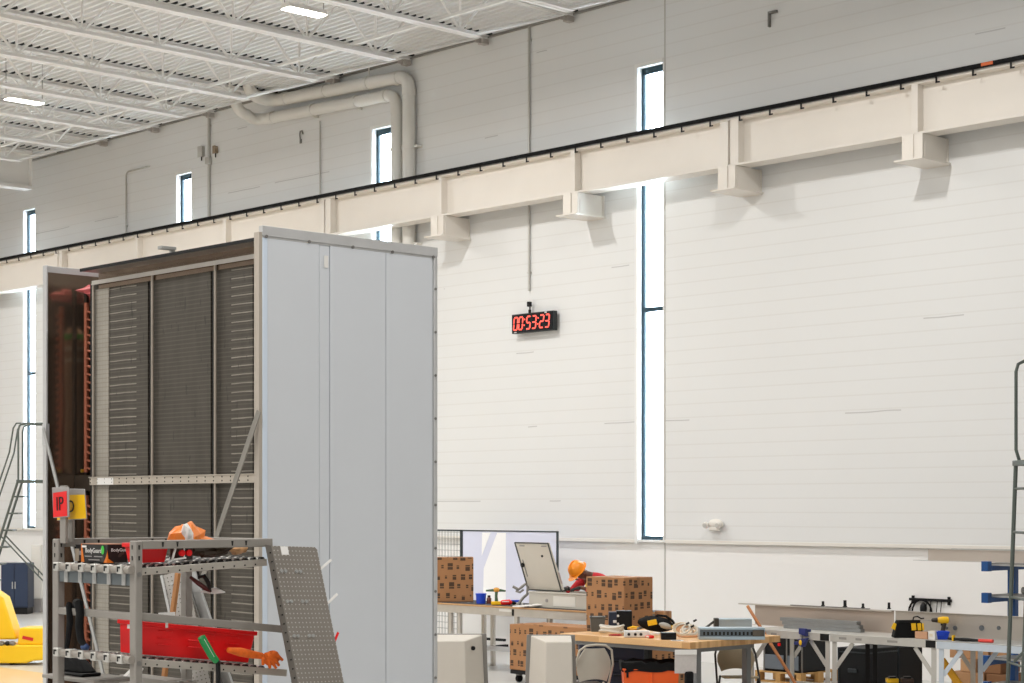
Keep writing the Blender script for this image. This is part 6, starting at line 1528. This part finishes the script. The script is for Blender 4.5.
# wall rack with hanging cables
Yw = WY + 0.07
a_ = PY(911, 599, Yw); b_ = PY(952, 598, Yw)
t = thing('cable_rack', 'black wall rail hung with coiled cables above the steel plate', 'wall rack', (a_.x, Yw, a_.z))
w_ = b_.x - a_.x
MB().box(0, w_, -0.05, 0.0, -0.018, 0.018).box(0.02, 0.06, -0.02, 0, -0.06, 0.05).box(w_ - 0.06, w_ - .02, -.02, 0, -.06, .05).build('rail', BLACK, t, bev=0.003)
for q in (0.05, 0.42, 0.52, 0.68, 0.78):
    MB().tube([(q * w_, -0.03, -0.01), (q * w_ + 0.01, -0.06, -0.1), (q * w_ - 0.01, -0.05, -0.24)], 0.006, 6).build('hanging_lead', BLACK, t)
for r_, cx_ in ((0.18, 0.30), (0.15, 0.34)):
    MB().tube([(cx_ * w_ + r_ * math.cos(a), -0.07, -0.16 + 0.16 * math.sin(a)) for a in [2 * PI * i / 20 for i in range(20)]], 0.012, 8, True).build('cable_coil', RUBBER, t)
MB().ell((0.40 * w_, -0.09, -0.12), (0.05, 0.04, 0.09), 12, 7).build('plug_box', BLACK, t)
MB().ell((0.47 * w_, -0.1, -0.215), (0.055, 0.04, 0.045), 12, 7).build('yellow_reel', YEL, t)
# ================================================================== BLUE CANTILEVER RACK
BLU = mat('rack_blue_paint', (24, 78, 140), 0.45, 0, 0.05, 6)
qa = PY(986, 505, 18.5); CXr = qa.x; yE = PX(1042, 505, CXr).y; yC = PX(1013, 505, CXr).y
t = thing('cantilever_rack', 'blue cantilever rack with stacked arms behind the zinc bench', 'storage rack', (CXr, 18.5, 0))
MB().box(-0.05, 0.05, yC - 18.5 - 0.04, yC - 18.5 + 0.04, 0.1, 1.68).build('column', BLU, t, bev=0.004)
MB().box(-0.06, 0.06, 0.0, yE - 18.5, 0.0, 0.1).build('base', BLU, t, bev=0.004)
armz = []
for py in (566, 597.5, 660, 686):
    zt_ = PX(988, py, CXr).z; armz.append(zt_)
    ar = MB().box(-0.04, 0.04, 0.0, yE - 18.5, zt_ - 0.055, zt_).build('arm', BLU, t, bev=0.004)
    MB().box(-0.045, 0.045, -0.03, 0.05, zt_ - 0.06, zt_ + 0.055).build('end_stop', BLU, ar, bev=0.004)
for k, (zt_, ln_) in enumerate(zip(armz, (3.0, 2.4, 2.6, 2.6))):
    nm = ('thin galvanised sheet stack lying on the topmost blue rack arm', 'grey tube stock lying on the second blue rack arm', 'grey flat stock lying on the blue rack arm below the bench', 'grey flat stock on the lowest blue rack arm')[k]
    b_ = thing('stock_bar', nm, 'metal stock', (CXr - 0.03, 18.6, zt_ + 0.001))
    MB().box(0, ln_, 0.0, 0.42, 0.0, 0.018).build('flat_bar', STEEL, b_, bev=0.002)
    MB().box(0.02, ln_, 0.02, 0.4, 0.018, 0.034).build('flat_bar', STEELD, b_, bev=0.002)
    if k == 1:
        MB().cyl((0.24, 0.34, 0.075), (ln_, 0.34, 0.075), 0.04, 14).cyl((0.30, 0.25, 0.062), (ln_, 0.25, 0.062), 0.028, 14).build('tube', STEELD, b_)
za = armz[0] + 0.036
a_ = PY(928, 555, 18.75); a2_ = PY(915, 560, 18.75)
t = thing('sheet_tray', 'wide shallow galvanised sheet tray laid across the top of the blue rack', 'sheet tray', (a_.x, 18.75, za))
hz = PY(928, 549, 18.75).z - za
MB().box(0, 3.2, 0, 0.004, 0.0, hz).build('front_wall', mat('tray_warm_steel', (196, 186, 176), 0.36, 0.4, 0.05, 2), t)
MB().box(a2_.x - a_.x, 3.2, -0.04, 0.5, 0.0, 0.004).build('floor_sheet', STEEL, t)
MB().box(0, 3.2, 0.496, 0.5, 0.004, hz).build('rear_wall', STEEL, t)
MB().box(0, 3.2, -0.012, 0.0, hz - 0.004, hz).build('lip', ALU, t)
# ================================================================== ROLLING LADDERS
LADM = mat('ladder_green_grey', (92, 100, 94), 0.45, 0.3, 0.06)
def ladder(label, loc, rotz, m_):
    """platform spans x 0..0.55; stairs descend toward -x"""
    t = thing('rolling_ladder', label, 'ladder', loc, rotz)
    ZP = 2.76; W = 0.5
    for s_ in (0.0, W):
        MB().tube([(-0.02, s_, ZP), (-0.02, s_, ZP + 0.8), (-0.0, s_, ZP + 0.88), (0.06, s_, ZP + 0.92), (0.47, s_, ZP + 0.92), (0.53, s_, ZP + 0.89), (0.55, s_, ZP + 0.82), (0.55, s_, ZP + 0.1), (0.52, s_, ZP)], 0.016, 8).build('guard_rail', m_, t)
        MB().tube([(-0.02, s_, ZP), (-0.85, s_, 0.06)], 0.02, 8).build('stringer', m_, t)
        MB().tube([(0.03, s_, ZP + 0.92), (-0.05, s_, ZP + 0.92), (-0.10, s_, ZP + 0.84), (-0.16, s_, ZP + 0.45), (-0.92, s_, 0.9), (-0.72, s_, 0.62)], 0.014, 8).build('stair_rail', m_, t)
        MB().tube([(0.55, s_, ZP), (0.65, s_, 0.06)], 0.02, 8).build('rear_leg', m_, t)
        MB().tube([(-0.80, s_, 0.22), (0.64, s_, 0.22)], 0.016, 8).build('base_bar', m_, t)
        MB().tube([(-0.3, s_, 1.85), (0.57, s_, 0.9)], 0.012, 8).build('diagonal_brace', m_, t)
        for q in (-0.82, 0.65):
            MB().cyl((q, s_ - 0.02, 0.06), (q, s_ + 0.02, 0.06), 0.06, 14).build('caster', RUBBER, t)
    MB().box(-0.05, 0.58, -0.02, W + 0.02, ZP - 0.05, ZP).build('platform', m_, t, bev=0.005)
    for k in range(9):
        zz = 0.3 + k * 0.275; xx = -0.85 + (zz - 0.06) / (ZP - 0.06) * 0.83
        MB().box(xx - 0.02, xx + 0.16, 0.0, W, zz - 0.025, zz).build('tread', m_, t, bev=0.004)
    for zz in (2.5, 2.1, 1.5, 0.9):
        xx = 0.55 + (ZP - zz) / ZP * 0.10
        MB().tube([(xx, 0, zz), (xx, W, zz)], 0.012, 8).build('rear_rung', m_, t)
    return t
q = at(19.5, 30.0)
ladder('green-grey rolling ladder at the far end beyond the coil section', q, TH + 0.12, LADM)
q = at(1016 + 0.55 * FPX / 17.0, 17.0)
ladder('green-grey rolling ladder cut off by the picture edge beside the blue rack', q, TH + PI, LADM)
# ================================================================== FAR END THINGS
q = at(1, 39.6)
t = thing('storage_locker', 'dark navy storage locker standing by the wall behind the far ladder', 'locker', q, TH)
s_ = S(39.6); wl = 27 * s_; zl_ = H - (563 - CY) * s_
MB().box(0, wl, 0, 0.5, 0.14, zl_).build('body', mat('locker_navy', (28, 42, 66), 0.5, 0, 0.05), t, bev=0.008)
for k in range(2):
    d_ = MB().box(0.01 + k * wl / 2, wl / 2 - 0.005 + k * wl / 2, -0.015, 0, 0.17, zl_ - 0.03).build('door', mat('locker_door', (34, 50, 78), 0.45, 0, 0.05), t, bev=0.004)
    MB().box(wl / 2 - 0.05 + k * 0.06, wl / 2 - 0.03 + k * 0.06, -0.03, -0.015, 0.55, 0.7).build('handle', STEEL, d_)
MB().box(0.02, wl - 0.02, 0.03, 0.47, 0, 0.14).build('plinth', BLACK, t)
q = at(31.0, 40.3)
t = thing('white_cabinet', 'narrow white cabinet standing against the wall beside the navy locker', 'cabinet', q, TH)
wl = 10 * S(40.3); zl_ = H - (545 - CY) * S(40.3)
MB().box(0, wl, 0, 0.3, 0.3, zl_).build('body', PVC, t, bev=0.008)
MB().box(0.02, wl - 0.02, -0.012, 0, 0.34, zl_ - 0.04).build('door', WHITE, t, bev=0.003)
MB().box(0.01, wl - 0.01, 0.02, 0.28, 0, 0.3).build('plinth', PLATE, t)
MB().box(wl - 0.06, wl - 0.04, -0.03, -0.012, 0.8, 0.95).build('handle', STEELD, t)
t = thing('bottle', 'brown bottle standing on a ladder tread silhouetted before the white cabinet', 'bottle', at(23.5, 39.2, 562), TH) if False else None
# yellow floor machine
zy = 27.0; s_ = S(zy)
YM = mat('machine_yellow', (252, 204, 22), 0.4, 0, 0.04, 4)
t = T('floor_scrubber', 'bright yellow floor-cleaning machine parked at the far end by the ladder', 'floor machine', 0, None, zy)
X_ = lambda px: px * s_
Z_ = lambda py: H - (py - CY) * s_
MB().prism([(X_(-22), 0, 0.03), (X_(26), 0, 0.03), (X_(32), 0, Z_(661)), (X_(46), 0, Z_(660)), (X_(46.5), 0, Z_(645)), (X_(-22), 0, Z_(645))], (0, 0.6, 0)).build('tub', YM, t, bev=0.025, seg=3)
MB().prism([(X_(16), 0.06, Z_(645)), (X_(46), 0.06, Z_(645)), (X_(46), 0.06, Z_(628)), (X_(18.5), 0.06, Z_(628))], (0, 0.46, 0)).build('rear_tank', YM, t, bev=0.02, seg=3)
rl = MB(); rl.bar((X_(21.5), 0.055, Z_(637.5)), (X_(32), 0.055, Z_(639.8)), 0.012, 3.2 * s_); rl.build('red_label', mat('red_print', (206, 34, 30), 0.5, 0, 0), t)
MB().box(X_(43), X_(46), 0.052, 0.058, Z_(637), Z_(633)).build('white_label', PAPER, t)
MB().prism([(X_(-10), 0.08, Z_(640)), (X_(15), 0.08, Z_(640)), (X_(1.5), 0.08, Z_(598)), (X_(-10), 0.08, Z_(590))], (0, 0.4, 0)).build('sloped_hood', YM, t, bev=0.03, seg=3)
for (px, r_, mm) in ((1, 0.05, STEELD), (7, 0.04, BLACK), (12, 0.05, STEELD)):
    MB().ell((X_(px), 0.03, Z_(643.5)), (r_, 0.06, 0.035), 10, 6, None, 0.08).build('hose_fitting', mm, t)
for q in (-15, 10):
    MB().cyl((X_(q), 0.08, 0.05), (X_(q), 0.5, 0.05), 0.05, 14).build('wheel', RUBBER, t)
